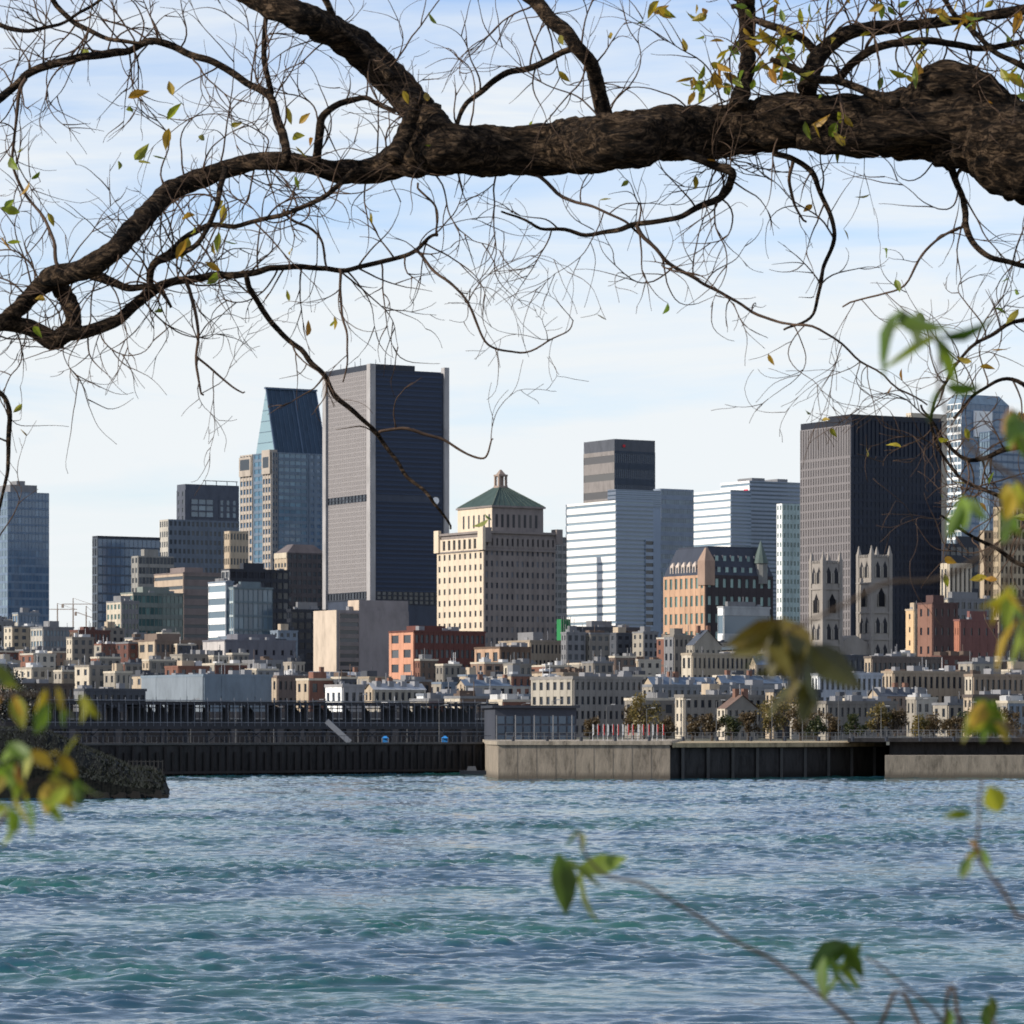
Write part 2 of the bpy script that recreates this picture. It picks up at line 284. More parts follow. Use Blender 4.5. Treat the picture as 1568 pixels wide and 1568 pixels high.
# basilica
bs=wall((.26,.235,.21)); gsh=wall((.03,.03,.035))
d=1300; O=Obj('twin_tower_basilica',(W(1260,1120,d).x,d,0),math.radians(30))
px=d/F
def btower(ox,oy,w,vt):
    zt=ZV(vt,d); m=O.part('towers',bs); m.box(ox,ox+w,oy,oy+w,8,zt); dk=O.part('belfry_openings',gsh)
    for cx in(ox-.3,ox+w-1.1):
        for cy in(oy-.3,oy+w-1.1):
            m.box(cx,cx+1.4,cy,cy+1.4,8,zt+1.2); O.part('pinnacles',bs).frus((cx+.1,cx+1.3,cy+.1,cy+1.3),zt+1.2,(cx+.6,cx+.8,cy+.6,cy+.8),zt+4)
    n=6
    for i in range(n):
        a=ox+1.2+i*(w-2.4)/n; m.box(a,a+(w-2.4)/n*.55,oy-.25,oy+.4,zt,zt+.9); a=oy+1.2+i*(w-2.4)/n; m.box(ox-.25,ox+.4,a,a+(w-2.4)/n*.55,zt,zt+.9)
    for lv in(8,18,27):
        zz=zt-lv; m.box(ox-.35,ox+w+.35,oy-.35,oy+w+.35,zz-.9,zz-.3)
    for lv,hh in((7.2,5.6),(17,6.5),(26,5.5),(35,5.5)):
        zz=zt-lv+.4; c=w/2
        for f in(-1,1):
            cc=c+f*1.5 if lv!=17 else c; q=1.35 if lv!=17 else 2.0
            k=q/2*1.3
            pts=[(-k,0),(k,0),(k,hh*.65),(0,hh),(-k,hh*.65)]
            fr=O.part('arch_frames',wall((.34,.31,.27)))
            dk.poly([(ox+cc+x,oy-.05,zz+z) for x,z in pts]); dk.poly([(ox-.05,oy+cc-x,zz+z) for x,z in pts])
            fr.box(ox+cc-k-.3,ox+cc-k,oy-.4,oy,zz,zz+hh*.65); fr.box(ox+cc+k,ox+cc+k+.3,oy-.4,oy,zz,zz+hh*.65)
            fr.box(ox-.4,ox,oy+cc-k-.3,oy+cc-k,zz,zz+hh*.65); fr.box(ox-.4,ox,oy+cc+k,oy+cc+k+.3,zz,zz+hh*.65)
btower(0,0,7.6,862)
x2=(1346-1266)*px/math.cos(math.radians(30)); btower(x2*.98,0,8.2,851)
nv=O.part('nave_front',bs); nv.box(7.6,x2,1.5,40,8,ZV(985,d)); nv.frus((7.6,x2,1.5,40),ZV(985,d),((7.6+x2)/2-.5,(7.6+x2)/2+.5,1.5,40),ZV(972,d))
nv.box(2,x2+6,9,70,8,ZV(990,d)); O.part('nave_roof',wall((.08,.1,.11))).frus((1,x2+7,9,70),ZV(990,d),((x2+7)/2-1,(x2+7)/2+1,9,70),ZV(978,d))
O.done()
# mid/low explicit buildings; most wall colours carry sun (left) and shade (right)
dbr=wall((.12,.06,.05)); ltb=wall((.50,.44,.35)); mauve=wall((.26,.23,.225)); orange=wall((.52,.26,.17))
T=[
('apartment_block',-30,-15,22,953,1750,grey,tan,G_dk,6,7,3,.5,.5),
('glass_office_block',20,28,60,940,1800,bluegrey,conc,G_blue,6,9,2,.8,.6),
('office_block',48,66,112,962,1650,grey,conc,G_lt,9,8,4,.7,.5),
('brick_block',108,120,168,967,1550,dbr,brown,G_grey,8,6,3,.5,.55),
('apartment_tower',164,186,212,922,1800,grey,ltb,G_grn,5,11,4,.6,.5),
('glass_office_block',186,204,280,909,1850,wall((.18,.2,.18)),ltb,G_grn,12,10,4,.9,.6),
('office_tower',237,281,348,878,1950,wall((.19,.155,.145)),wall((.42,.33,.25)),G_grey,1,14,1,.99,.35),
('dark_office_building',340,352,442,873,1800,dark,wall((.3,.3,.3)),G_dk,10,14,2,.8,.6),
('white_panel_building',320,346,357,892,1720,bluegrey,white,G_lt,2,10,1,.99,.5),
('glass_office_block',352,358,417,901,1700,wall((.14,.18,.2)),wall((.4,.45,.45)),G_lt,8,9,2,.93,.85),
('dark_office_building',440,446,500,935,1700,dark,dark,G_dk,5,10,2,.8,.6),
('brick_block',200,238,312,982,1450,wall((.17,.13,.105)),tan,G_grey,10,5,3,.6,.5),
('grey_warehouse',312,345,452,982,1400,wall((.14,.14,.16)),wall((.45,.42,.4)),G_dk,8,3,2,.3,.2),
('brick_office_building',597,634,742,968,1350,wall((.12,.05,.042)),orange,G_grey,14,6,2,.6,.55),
('brick_building',728,766,812,993,1300,wall((.115,.08,.06)),wall((.42,.28,.19)),G_dk,6,4,3,.55,.5),
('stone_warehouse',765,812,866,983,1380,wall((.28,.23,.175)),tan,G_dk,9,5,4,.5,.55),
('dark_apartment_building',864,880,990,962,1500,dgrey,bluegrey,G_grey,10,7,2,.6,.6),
('white_low_building',1100,1108,1178,931,1450,wall((.35,.36,.36)),white,G_lt,1,3,1,.98,.5),
('stone_building',1018,1032,1060,975,1350,stone_shade,grey,G_dk,4,6,2,.5,.5),
('stone_bank_building',1045,1060,1216,1003,1200,wall((.34,.285,.215)),ltb,G_dk,22,4,2,.5,.6),
('brown_brick_building',1180,1195,1262,985,1400,wall((.09,.068,.06)),brown,G_grey,8,4,2,.6,.5),
('tan_slab_building',1388,1400,1408,935,1500,tan,wall((.6,.42,.25)),G_dk,1,8,1,.2,.4),
('brown_brick_building',1406,1428,1466,925,1480,wall((.1,.06,.055)),wall((.22,.12,.09)),G_dk,4,6,2,.3,.4),
('red_brick_building',1464,1470,1527,951,1400,wall((.18,.085,.075)),brick,G_dk,5,4,2,.25,.3),
('stone_block',1440,1452,1524,918,1540,grey,lime,G_dk,8,9,2,.6,.5),
('dark_block',1524,1530,1600,930,1500,brown,tan,G_dk,8,8,2,.6,.5),
('white_facade_building',1248,1254,1350,1034,1000,wall((.36,.38,.42)),white,G_dk,12,3,2,.55,.6),
('long_brick_building',1352,1368,1482,1031,1020,wall((.31,.245,.18)),tan,G_dk,13,3,3,.5,.6),
('long_brick_building',1480,1490,1600,1036,1010,wall((.28,.215,.16)),ltb,G_dk,13,3,2,.5,.6),
('slate_block',1215,1225,1330,1005,1200,dgrey,grey,G_grey,13,4,2,.6,.5),
('slate_block',1325,1335,1440,1008,1180,wall((.13,.108,.095)),tan,G_grey,14,3,2,.6,.5),
('stone_quay_building',815,878,982,1040,900,wall((.22,.205,.19)),wall((.34,.31,.26)),G_dk,12,4,6,.5,.55),
('low_stone_building',1036,1048,1176,1068,880,wall((.23,.21,.185)),ltb,G_dk,12,3,2,.5,.55),
('blue_roofed_warehouse',978,1000,1190,1052,980,wall((.2,.205,.215)),stone,G_dk,20,3,3,.5,.5),
('blue_panel_warehouse',218,312,415,1036,1050,wall((.17,.21,.25)),wall((.19,.22,.25)),G_dk,2,1,2,.02,.1),
('low_brick_block',412,425,480,1038,1100,wall((.17,.13,.11)),tan,G_dk,7,3,2,.5,.5),
('low_white_block',500,525,620,1052,1000,wall((.28,.27,.27)),white,G_dk,9,2,3,.5,.4),
('low_dark_block',640,650,812,1066,960,wall((.2,.22,.25)),white,G_dk,20,2,2,.5,.4),
('low_dark_block',-20,20,112,1050,1000,wall((.09,.07,.06)),brown,G_dk,10,3,2,.5,.5),
('low_dark_block',108,130,222,1058,1040,dgrey,grey,G_dk,10,2,2,.5,.5),
('dark_waterfront_block',1176,1186,1256,1060,880,dgrey,tan,G_grey,9,3,2,.5,.5),
('dark_waterfront_block',1480,1490,1600,1068,870,wall((.11,.092,.082)),tan,G_grey,12,3,2,.5,.5),
('low_stone_building',1256,1266,1372,1078,860,wall((.17,.155,.14)),stone,G_dk,12,2,2,.5,.5),
]
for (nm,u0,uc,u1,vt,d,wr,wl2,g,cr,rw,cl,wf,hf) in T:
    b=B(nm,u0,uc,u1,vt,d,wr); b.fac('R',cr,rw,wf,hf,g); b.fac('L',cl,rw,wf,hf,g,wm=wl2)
    b.cap(.7,.4,wr); 
    if d>1300: b.pent(random.uniform(.1,.3),random.uniform(.5,.8),.2,.7,random.uniform(2,4),random.choice([grey,wr]))
    clutter(b,4 if d>1300 else 7); b.done()
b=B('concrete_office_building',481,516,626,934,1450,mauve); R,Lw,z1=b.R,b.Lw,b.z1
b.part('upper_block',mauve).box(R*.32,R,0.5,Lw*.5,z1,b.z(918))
b.part('lit_tone_end',wall((.52,.43,.34))).box(-.3,0,Lw*.0,Lw,b.z0,b.z(934)); b.part('lit_tone_tower_end',wall((.5,.4,.31))).box(R*.32-.3,R*.32,.5,Lw*.5,z1,b.z(918))  # thin slabs paler than the walls, sunlight on the left ends as colour
b.fac('R',1,8,.95,.5,G_dk,z0=b.z(1035),z1=b.z(938),x0=R*.03,x1=R*.3,dep=.3,wm=wall((.2,.17,.16)))
clutter(b,6); b.done()
def gabled(name,u0,uc,u1,ve,vr,d,wm,rm,cols=6,rows=3,wl2=None,along='x',a=32):
    b=B(name,u0,uc,u1,ve,d,wm,a=a); R,Lw,z1=b.R,b.Lw,b.z1; zr=b.z(vr); r=b.part('roof',rm)
    if along=='x':
        r.poly([(-.4,-.4,z1),(R+.4,-.4,z1),(R+.4,Lw/2,zr),(-.4,Lw/2,zr)]); r.poly([(R+.4,Lw+.4,z1),(-.4,Lw+.4,z1),(-.4,Lw/2,zr),(R+.4,Lw/2,zr)])
        e=b.part('gable_end',wl2 or wm); e.poly([(0,Lw,z1),(0,0,z1),(0,Lw/2,zr)]); e.poly([(R,0,z1),(R,Lw,z1),(R,Lw/2,zr)])
        dm=b.part('dormers',wall((.25,.25,.26)))
        for k in range(cols//2):
            x=(k+.5)*R/(cols//2); dm.box(x-.7,x+.7,.6,3,z1+.5,z1+2.2)
    else:
        r.poly([(-.4,-.4,z1),(R/2,-.4,zr),(R/2,Lw,zr),(-.4,Lw,z1)]); r.poly([(R/2,-.4,zr),(R+.4,-.4,z1),(R+.4,Lw,z1),(R/2,Lw,zr)])
        b.part('gable_end',wm).poly([(0,-.02,z1),(R,-.02,z1),(R/2,-.02,zr)])
    b.fac('R',cols,rows,.5,.55,G_dk); b.fac('L',max(2,cols//4),rows,.5,.55,G_dk,wm=wl2 or wm)
    ch=b.part('chimneys',wall((.2,.11,.08))); 
    for k in range(2): x=random.uniform(.1,.85)*R; ch.box(x,x+1.2,Lw*.45,Lw*.45+1,zr-1,zr+1.4)
    b.done()
slate=wall((.07,.08,.10),.6); blr=wall((.12,.16,.22),.6); wr_=wall((.35,.36,.38),.6)
gabled('gabled_stone_hall',1052,1062,1104,988,964,1260,stone,slate,5,3,along='y')
gabled('slate_roofed_house',1100,1112,1160,1085,1064,860,stone_shade,wall((.15,.1,.08)),5,3,ltb,'y')
for (u0,uc,u1,ve,vr,d,wm,rm) in[(470,480,560,1040,1028,1150,tan,wr_),(560,572,650,1056,1046,980,stone,wr_),(985,1000,1100,1050,1036,1020,stone_shade,blr),(1095,1105,1215,1046,1034,1030,grey,blr),(1330,1345,1420,1066,1054,930,wall((.24,.18,.14)),slate),(1150,1158,1230,1018,1004,1160,stone_shade,blr),(700,712,812,1050,1040,1040,wall((.35,.33,.3)),blr)]:
    gabled('gabled_row_house',u0,uc,u1,ve,vr,d,wm,rm,8,3,tan)
redb=wall((.19,.095,.07))
cols_=[stone_shade,grey,wall((.24,.195,.15)),redb,stone,brown,dgrey,bluegrey,wall((.33,.29,.24)),dbr,wall((.32,.26,.19)),wall((.25,.17,.125)),stone_shade,wall((.16,.12,.1)),wall((.42,.38,.32))]
def row(d0,va,vb,ua,ub,wa,wb,skip=()):
    u=ua
    while u<ub:
        w=random.uniform(wa,wb); c=u+w/2
        if not any(a<c<bb for a,bb in skip):
            d=d0*random.uniform(.96,1.04); vt=random.uniform(va,vb); l=w*random.uniform(.2,.5)
            wm=random.choice(cols_); b=B('town_building',u,u+l,u+w,vt,d,wm)
            rows=max(2,int((V0-vt)*d/F/3.6)); b.fac('R',max(3,int(b.R/3.2)),rows,random.uniform(.35,.6),random.uniform(.4,.6),random.choice([G_dk,G_grey,G_dk]),dep=.25)
            b.fac('L',max(2,int(b.Lw/4)),rows,.4,.5,G_dk,dep=.25,wm=random.choice([wm,wm,wm,tan,ltb,stone,stone,redb]))  # town walls darkened for shade, left ones often paler for sun, in colour
            b.cap(.6,.3,random.choice([wm,wm,grey,ltb]))
            if random.random()<.25: b.pent(.2,.6,.2,.6,random.uniform(2,3.5),random.choice([grey,wm,tan]))
            clutter(b,random.randint(2,5),random.choice([grey,dgrey,brown,wall((.45,.45,.45))])); b.done()
        u+=w*random.uniform(.75,1.05)
row(1900,940,985,-20,170,30,50)
row(1700,960,1000,-20,620,30,60)
row(1650,950,990,620,1600,35,65,[(640,860),(1180,1600)])
row(1500,975,1010,-20,600,30,60,[(440,640)])
row(1420,965,1005,860,1230,30,55)
row(1300,1000,1025,-20,1600,30,65,[(480,640)])
row(1180,1015,1040,-20,1600,35,75,[(470,640),(1050,1210)])
row(1080,1035,1052,420,1600,35,80,[(1240,1360)])
row(900,1068,1085,560,1600,40,80,[(800,980)])
b=B('green_netted_scaffold',856,859,873,948,1490,wall((.03,.2,.07))); b.part('scaffold_poles',grey)
for k in range(5): b.p['scaffold_poles'].beam((b.R*k/4,-.3,b.z0),(b.R*k/4,-.3,b.z1+1),.15)
b.done()
for u in(88,112,132):
    d=2600; p=W(u,930,d); O=Obj('tower_crane',(p.x,d,0)); m=O.part('mast',wall((.3,.24,.2))); z=ZV(925+(u%7)*2,d)
    m.beam((0,0,20),(0,0,z),.8); m.beam((-7,0,z),(13,0,z+7*(u%3-1)),.5); m.beam((-7,0,z),(-7,0,z-2.5),1.5); m.beam((0,0,z),(0,0,z+4),.6); m.beam((0,0,z+4),(12,0,z+7*(u%3-1)),.2); O.done()
# ================= ground (one sheet)
ys=[-400,-20,0,22,40,52,70,628,634,700,850,1200,1800,2500,3500,6000,12000,40000]
zs=[4.6,4.6,4.5,4.2,2.2,-.6,-3,-3,4.1,4.2,4.4,8.6,15.8,24,36,36,36,36]
xs=[-20000,-3000,-1500,-800,-400,-200,-100,-50,0,50,100,200,400,800,1500,3000,20000]
m,nt,bb=newmat('ground'); n=nt.nodes.new('ShaderNodeTexNoise'); n.inputs['Scale'].default_value=.08; n.inputs['Detail'].default_value=10
tc=nt.nodes.new('ShaderNodeTexCoord'); L(nt,tc.outputs['Object'],n.inputs['Vector']); r=ramp(nt,[(.35,(.04,.05,.02)),(.55,(.07,.065,.045)),(.7,(.11,.1,.09))]); L(nt,n.outputs[0],r.inputs[0]); L(nt,r.outputs[0],bb.inputs['Base Color']); bb.inputs['Roughness'].default_value=1
me=bpy.data.meshes.new('ground'); vs=[(x,y,z) for y,z in zip(ys,zs) for x in xs]; k=len(xs)
me.from_pydata(vs,[],[(j*k+i,j*k+i+1,(j+1)*k+i+1,(j+1)*k+i) for j in range(len(ys)-1) for i in range(k-1)]); me.materials.append(m)
o=bpy.data.objects.new('ground',me); S.collection.objects.link(o)
# ================= water
ry=np.concatenate([[10,40],np.geomspace(70,660,1500),[700]]); kx=np.concatenate([[-40,-3,-.8,-.3],np.linspace(-.155,.155,640),[.3,.8,3,40]])
Y,K=np.meshgrid(ry,kx,indexing='ij'); X=K*Y
dy=np.gradient(ry)[:,None]; Z=np.zeros_like(X)
rs=np.random.RandomState(5)
wx=X+.8*np.sin(Y*.31+X*.23)+.4*np.sin(X*.7-Y*.53); wy=Y+.8*np.sin(X*.27-Y*.21)+.4*np.sin(Y*.61+X*.57)
gust=.85+.2*np.sin(X*.06+Y*.031+2*np.sin(Y*.023))+.2*np.sin(X*.13-Y*.09)+.12*np.sin(X*.31+Y*.17)
for i in range(90):
    lam=.36*(7**(rs.rand())); th=rs.normal(-1.57,.5); kk=2*math.pi/lam
    amp=.0085*lam**.8
    att=1/(1+(dy*1.4/lam)**4)
    Z+=amp*att*np.sin(kk*(wx*math.cos(th)+wy*math.sin(th))+rs.rand()*6.28)
Z*=gust
foam=Z/(Z.std(axis=1,keepdims=True)+1e-6)
Z=Z+1.2*np.clip(Z,0,1)**2
edge=(np.abs(K)<=.1545)&(Y>69)&(Y<661); Z=np.where(edge,Z,0)
nv=X.size; co=np.stack([X,Y,Z],-1).reshape(-1,3).astype(np.float32)
R_,C_=X.shape; idx=np.arange(nv).reshape(R_,C_)
q=np.stack([idx[:-1,:-1],idx[:-1,1:],idx[1:,1:],idx[1:,:-1]],-1).reshape(-1).astype(np.int32)
me=bpy.data.meshes.new('river_water'); me.vertices.add(nv); me.vertices.foreach_set('co',co.ravel()); nf=len(q)//4
me.loops.add(len(q)); me.loops.foreach_set('vertex_index',q); me.polygons.add(nf); me.polygons.foreach_set('loop_start',np.arange(0,nf*4,4,dtype=np.int32)); me.update(calc_edges=True)
me.shade_smooth()
at=me.attributes.new('crest','FLOAT','POINT'); at.data.foreach_set('value',foam.ravel().astype(np.float32))
m,nt,bb=newmat('river_water'); N=nt.nodes
tc=N.new('ShaderNodeTexCoord')
mp=N.new('ShaderNodeMapping'); mp.inputs['Scale'].default_value=(.07,.05,1); n=N.new('ShaderNodeTexNoise'); n.inputs['Scale'].default_value=1; n.inputs['Detail'].default_value=5
L(nt,tc.outputs['Object'],mp.inputs[0]); L(nt,mp.outputs[0],n.inputs['Vector'])
r=ramp(nt,[(.42,(.012,.05,.085)),(.6,(.012,.078,.07))]); L(nt,n.outputs[0],r.inputs[0])
a=N.new('ShaderNodeAttribute'); a.attribute_name='crest'
n2=N.new('ShaderNodeTexNoise'); n2.inputs['Scale'].default_value=6; n2.inputs['Detail'].default_value=8; n2.inputs['Roughness'].default_value=.85; L(nt,tc.outputs['Object'],n2.inputs['Vector'])
n4=N.new('ShaderNodeTexNoise'); n4.inputs['Scale'].default_value=.16; n4.inputs['Detail'].default_value=3; L(nt,tc.outputs['Object'],n4.inputs['Vector'])
ad=N.new('ShaderNodeMath'); ad.operation='MULTIPLY_ADD'; L(nt,a.outputs['Fac'],ad.inputs[0]); ad.inputs[1].default_value=.075; L(nt,n2.outputs[0],ad.inputs[2])
ad2=N.new('ShaderNodeMath'); ad2.operation='MULTIPLY_ADD'; L(nt,n4.outputs[0],ad2.inputs[0]); ad2.inputs[1].default_value=.5; L(nt,ad.outputs[0],ad2.inputs[2])
mr=N.new('ShaderNodeMapRange'); mr.inputs[1].default_value=1.09; mr.inputs[2].default_value=1.17; L(nt,ad2.outputs[0],mr.inputs[0])
mx=N.new('ShaderNodeMix'); mx.data_type='RGBA'; L(nt,mr.outputs[0],mx.inputs[0]); L(nt,r.outputs[0],mx.inputs[6]); mx.inputs[7].default_value=(.7,.76,.76,1)
L(nt,mx.outputs[2],bb.inputs['Base Color'])
mr2=N.new('ShaderNodeMapRange'); mr2.inputs[3].default_value=.07; mr2.inputs[4].default_value=.8; L(nt,mr.outputs[0],mr2.inputs[0]); L(nt,mr2.outputs[0],bb.inputs['Roughness'])
bb.inputs['IOR'].default_value=1.33
n3=N.new('ShaderNodeTexNoise'); n3.inputs['Scale'].default_value=5; n3.inputs['Detail'].default_value=5; n3.inputs['Roughness'].default_value=.55; L(nt,tc.outputs['Object'],n3.inputs['Vector'])
bp=N.new('ShaderNodeBump'); bp.inputs['Strength'].default_value=.35; bp.inputs['Distance'].default_value=.06; L(nt,n3.outputs[0],bp.inputs['Height']); L(nt,bp.outputs[0],bb.inputs['Normal'])
me.materials.append(m); o=bpy.data.objects.new('river_water',me); S.collection.objects.link(o)
# ================= quays
def P2(u,d): return ((u-784)/F*d,d)
def cwall(c,name='quay_concrete'):
    m,nt,b=newmat(name); N=nt.nodes; tc=N.new('ShaderNodeTexCoord'); mp=N.new('ShaderNodeMapping'); mp.inputs['Scale'].default_value=(.8,.8,.22)
    n=N.new('ShaderNodeTexNoise'); n.inputs['Scale'].default_value=1; n.inputs['Detail'].default_value=10; n.inputs['Roughness'].default_value=.8
    L(nt,tc.outputs['Object'],mp.inputs[0]); L(nt,mp.outputs[0],n.inputs['Vector'])
    r=ramp(nt,[(.36,[x*.42 for x in c]),(.5,c),(.66,[x*1.35 for x in c])]); L(nt,n.outputs[0],r.inputs[0])
    sx=N.new('ShaderNodeSeparateXYZ'); L(nt,tc.outputs['Object'],sx.inputs[0]); mr=N.new('ShaderNodeMapRange'); mr.inputs[1].default_value=.3; mr.inputs[2].default_value=1.0; L(nt,sx.outputs[2],mr.inputs[0])
    mx=N.new('ShaderNodeMix'); mx.data_type='RGBA'; L(nt,mr.outputs[0],mx.inputs[0]); mx.inputs[6].default_value=(*[x*.5 for x in c],1); L(nt,r.outputs[0],mx.inputs[7]); L(nt,mx.outputs[2],b.inputs['Base Color']); b.inputs['Roughness'].default_value=.9; b.inputs['Specular IOR Level'].default_value=.2
    b2=N.new('ShaderNodeBump'); b2.inputs['Distance'].default_value=.15; b2.inputs['Strength'].default_value=.8; L(nt,n.outputs[0],b2.inputs['Height']); L(nt,b2.outputs[0],b.inputs['Normal']); return m
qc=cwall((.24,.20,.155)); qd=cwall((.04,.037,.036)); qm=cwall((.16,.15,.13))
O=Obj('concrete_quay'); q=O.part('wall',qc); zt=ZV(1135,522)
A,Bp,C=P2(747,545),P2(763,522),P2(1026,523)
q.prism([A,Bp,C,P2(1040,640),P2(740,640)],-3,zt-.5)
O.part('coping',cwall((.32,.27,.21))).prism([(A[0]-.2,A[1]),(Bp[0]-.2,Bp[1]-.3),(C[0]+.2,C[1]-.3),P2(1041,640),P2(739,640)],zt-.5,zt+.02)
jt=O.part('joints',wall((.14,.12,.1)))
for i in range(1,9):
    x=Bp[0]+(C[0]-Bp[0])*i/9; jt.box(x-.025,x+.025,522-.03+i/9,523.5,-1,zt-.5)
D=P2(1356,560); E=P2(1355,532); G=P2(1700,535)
q2=O.part('shade_toned_wall',qd); q2.prism([(C[0],C[1]+.6),D,P2(1356,640),P2(1030,640)],-3,zt-.9)  # dark copy of the quay concrete, shade put into its colour
O.part('deck_edge',cwall((.36,.28,.17))).prism([(C[0]+.3,C[1]-.1),(D[0],D[1]-1.2),P2(1357,640),P2(1031,640)],zt-.85,zt-.25)  # slab edge brighter than the coping, sunlit rim put into its colour
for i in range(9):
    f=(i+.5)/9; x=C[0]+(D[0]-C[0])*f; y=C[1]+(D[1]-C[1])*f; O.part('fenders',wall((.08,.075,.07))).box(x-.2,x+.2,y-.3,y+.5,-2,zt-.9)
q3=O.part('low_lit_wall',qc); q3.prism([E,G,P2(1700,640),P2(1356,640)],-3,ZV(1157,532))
q4=O.part('upper_shade_toned_wall',qd); q4.prism([P2(1362,545),P2(1700,550),P2(1700,645),P2(1362,645)],ZV(1157,532),ZV(1136,545))  # wall and deck above in dark concrete, the recess's shade put into colour
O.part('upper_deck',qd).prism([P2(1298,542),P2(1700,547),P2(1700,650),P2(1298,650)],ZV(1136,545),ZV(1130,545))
for i in range(14): O.part('bollards',dark).cyl(Bp[0]+2+i*4.6,525+i*.2,.22,zt,zt+.6,8)
rl=O.part('railing',wall((.15,.15,.15)))
for i in range(70):
    x=Bp[0]+1+i*1.05; y=532+i*.3; rl.beam((x,y,zt),(x,y,zt+1.15),.06)
for h in(.6,1.15): rl.beam((Bp[0]+1,532,zt+h),(Bp[0]+1+69*1.05,532+69*.3,zt+h),.06)
for i in range(60):
    x=P2(1300,549)[0]+i*.75; zz=ZV(1130,545); rl.beam((x,548,zz),(x,548,zz+1.1),.06)
rl.beam((P2(1300,549)[0],548,zz+1.1),(P2(1300,549)[0]+45,548,zz+1.1),.07)
O.done()
O=Obj('dark_quay'); z=4.45
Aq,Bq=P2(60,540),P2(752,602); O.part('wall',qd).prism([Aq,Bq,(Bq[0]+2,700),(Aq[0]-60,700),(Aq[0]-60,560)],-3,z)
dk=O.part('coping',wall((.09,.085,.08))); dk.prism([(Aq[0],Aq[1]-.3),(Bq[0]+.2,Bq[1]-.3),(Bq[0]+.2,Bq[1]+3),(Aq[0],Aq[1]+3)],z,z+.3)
fn=O.part('timber_fenders',wall((.035,.03,.028)))
for i in range(60):
    f=(i+.5)/60; x=Aq[0]+(Bq[0]-Aq[0])*f; y=Aq[1]+(Bq[1]-Aq[1])*f; fn.box(x-.15,x+.15,y-.6,y,-1,z-.2 if i%2 else z-1)
fn.beam((Aq[0],Aq[1]-.7,.5),(Bq[0],Bq[1]-.7,.5),.35)
rl=O.part('guard_rail',dgrey)
for i in range(90):
    f=(i+.5)/90; x=Aq[0]+(Bq[0]-Aq[0])*f; y=Aq[1]+(Bq[1]-Aq[1])*f+.6; rl.beam((x,y,z+.3),(x,y,z+1.3),.06)
rl.beam((Aq[0],Aq[1]+.6,z+1.3),(Bq[0],Bq[1]+.6,z+1.3),.07)
O.done()
# elevated gallery
O=Obj('elevated_port_gallery'); st=wall((.035,.036,.042),.5); stl=wall((.17,.18,.2),.5)
Ag=Vector((*P2(60,600),0)); Bg=Vector((*P2(762,660),0)); n=70
zd=ZV(1112,620); zr=ZV(1077,620)
g=O.part('frame',st); 
def line(P,z,t,off=0,f0=0,f1=1): P.beam(Ag.lerp(Bg,f0)+Vector((0,off,z)),Ag.lerp(Bg,f1)+Vector((0,off,z)),t)
line(g,zr,.55); line(g,zr-.7,.15); line(g,zd,.9); line(g,zd+1.1,.1); line(O.part('back_frame',st),zr,.5,6); line(O.part('back_frame'),zd,.7,6)
line(O.part('light_rail',stl),zr+.45,.14,-.35); line(O.part('light_rail'),zd+.6,.12,-.5); line(O.part('light_rail'),zd-.9,.1,-.5)
rp=O.part('roof',st); rp.poly([Ag+Vector((0,-.5,zr+.3)),Bg+Vector((0,-.5,zr+.3)),Bg+Vector((0,7,zr+.3)),Ag+Vector((0,7,zr+.3))])
dp=O.part('deck',st); dp.poly([Ag+Vector((0,-.2,zd+.46)),Bg+Vector((0,-.2,zd+.46)),Bg+Vector((0,7,zd+.46)),Ag+Vector((0,7,zd+.46))])
bk=O.part('cladding_panels',wall((.05,.055,.065),.6))
for i in range(n):
    if random.random()<.6: 
        p=Ag.lerp(Bg,i/n);q_=Ag.lerp(Bg,(i+1)/n); bk.poly([p+Vector((0,5.5,zd+.5)),q_+Vector((0,5.5,zd+.5)),q_+Vector((0,5.5,zr-random.choice([0,.8,1.6]))),p+Vector((0,5.5,zr-.2))])
for i in range(n+1):
    p=Ag.lerp(Bg,i/n); lo=z if i%3==0 else zd
    g.beam(p+Vector((0,0,lo)),p+Vector((0,0,zr)),.35 if i%3==0 else .16)
    O.part('posts',stl).beam(p+Vector((.3,-.3,zd)),p+Vector((.3,-.3,zr)),.11)
    if i%3==0: g.beam(p+Vector((0,6,z)),p+Vector((0,6,zr)),.3)
    if i%2==0 and i<n: O.part('posts').cyl(p.x+.2,p.y-.3,.05,zr,zr+.9,5)
    if i%6==0 and i<n:
        q_=Ag.lerp(Bg,(i+3)/n); g.beam(p+Vector((0,0,z)),q_+Vector((0,0,zd)),.14); g.beam(q_+Vector((0,0,z)),p+Vector((0,0,zd)),.14)
pa=Vector((*P2(500,590),ZV(1104,590))); pb2=Vector((*P2(536,590),z+.3)); O.part('inclined_ramp',stl).beam(pa,pb2,.8)
O.done()
O=Obj('port_shed',(P2(20,690)[0],672,0),math.radians(5)); sh=O.part('walls',wall((.035,.036,.042))); sh.box(0,92,0,20,4,ZV(1090,680)); sw=O.part('doors',wall((.015,.015,.018)))
for i in range(22): sw.box(1+i*4,3.6+i*4,-.1,0,4.2,8)
O.part('light_strip',wall((.12,.13,.14))).box(0,92,-.2,0,8.4,8.7); O.done()
O=Obj('harbour_terminal',(P2(758,610)[0],610,0),math.radians(10)); sh=O.part('walls',wall((.05,.055,.07))); sh.box(0,13,0,10,4,ZV(1084,610)); 
for i in range(9):
    for j in range(3): O.part('windows',glass((.025,.045,.075),(.06,.09,.13),.2,.5)).box(.4+i*1.4,1.5+i*1.4,-.06,0,4.6+j*1.5,5.8+j*1.5)
O.part('roof',dark).box(-.5,13.5,-.5,10.5,ZV(1084,610),ZV(1084,610)+.4)
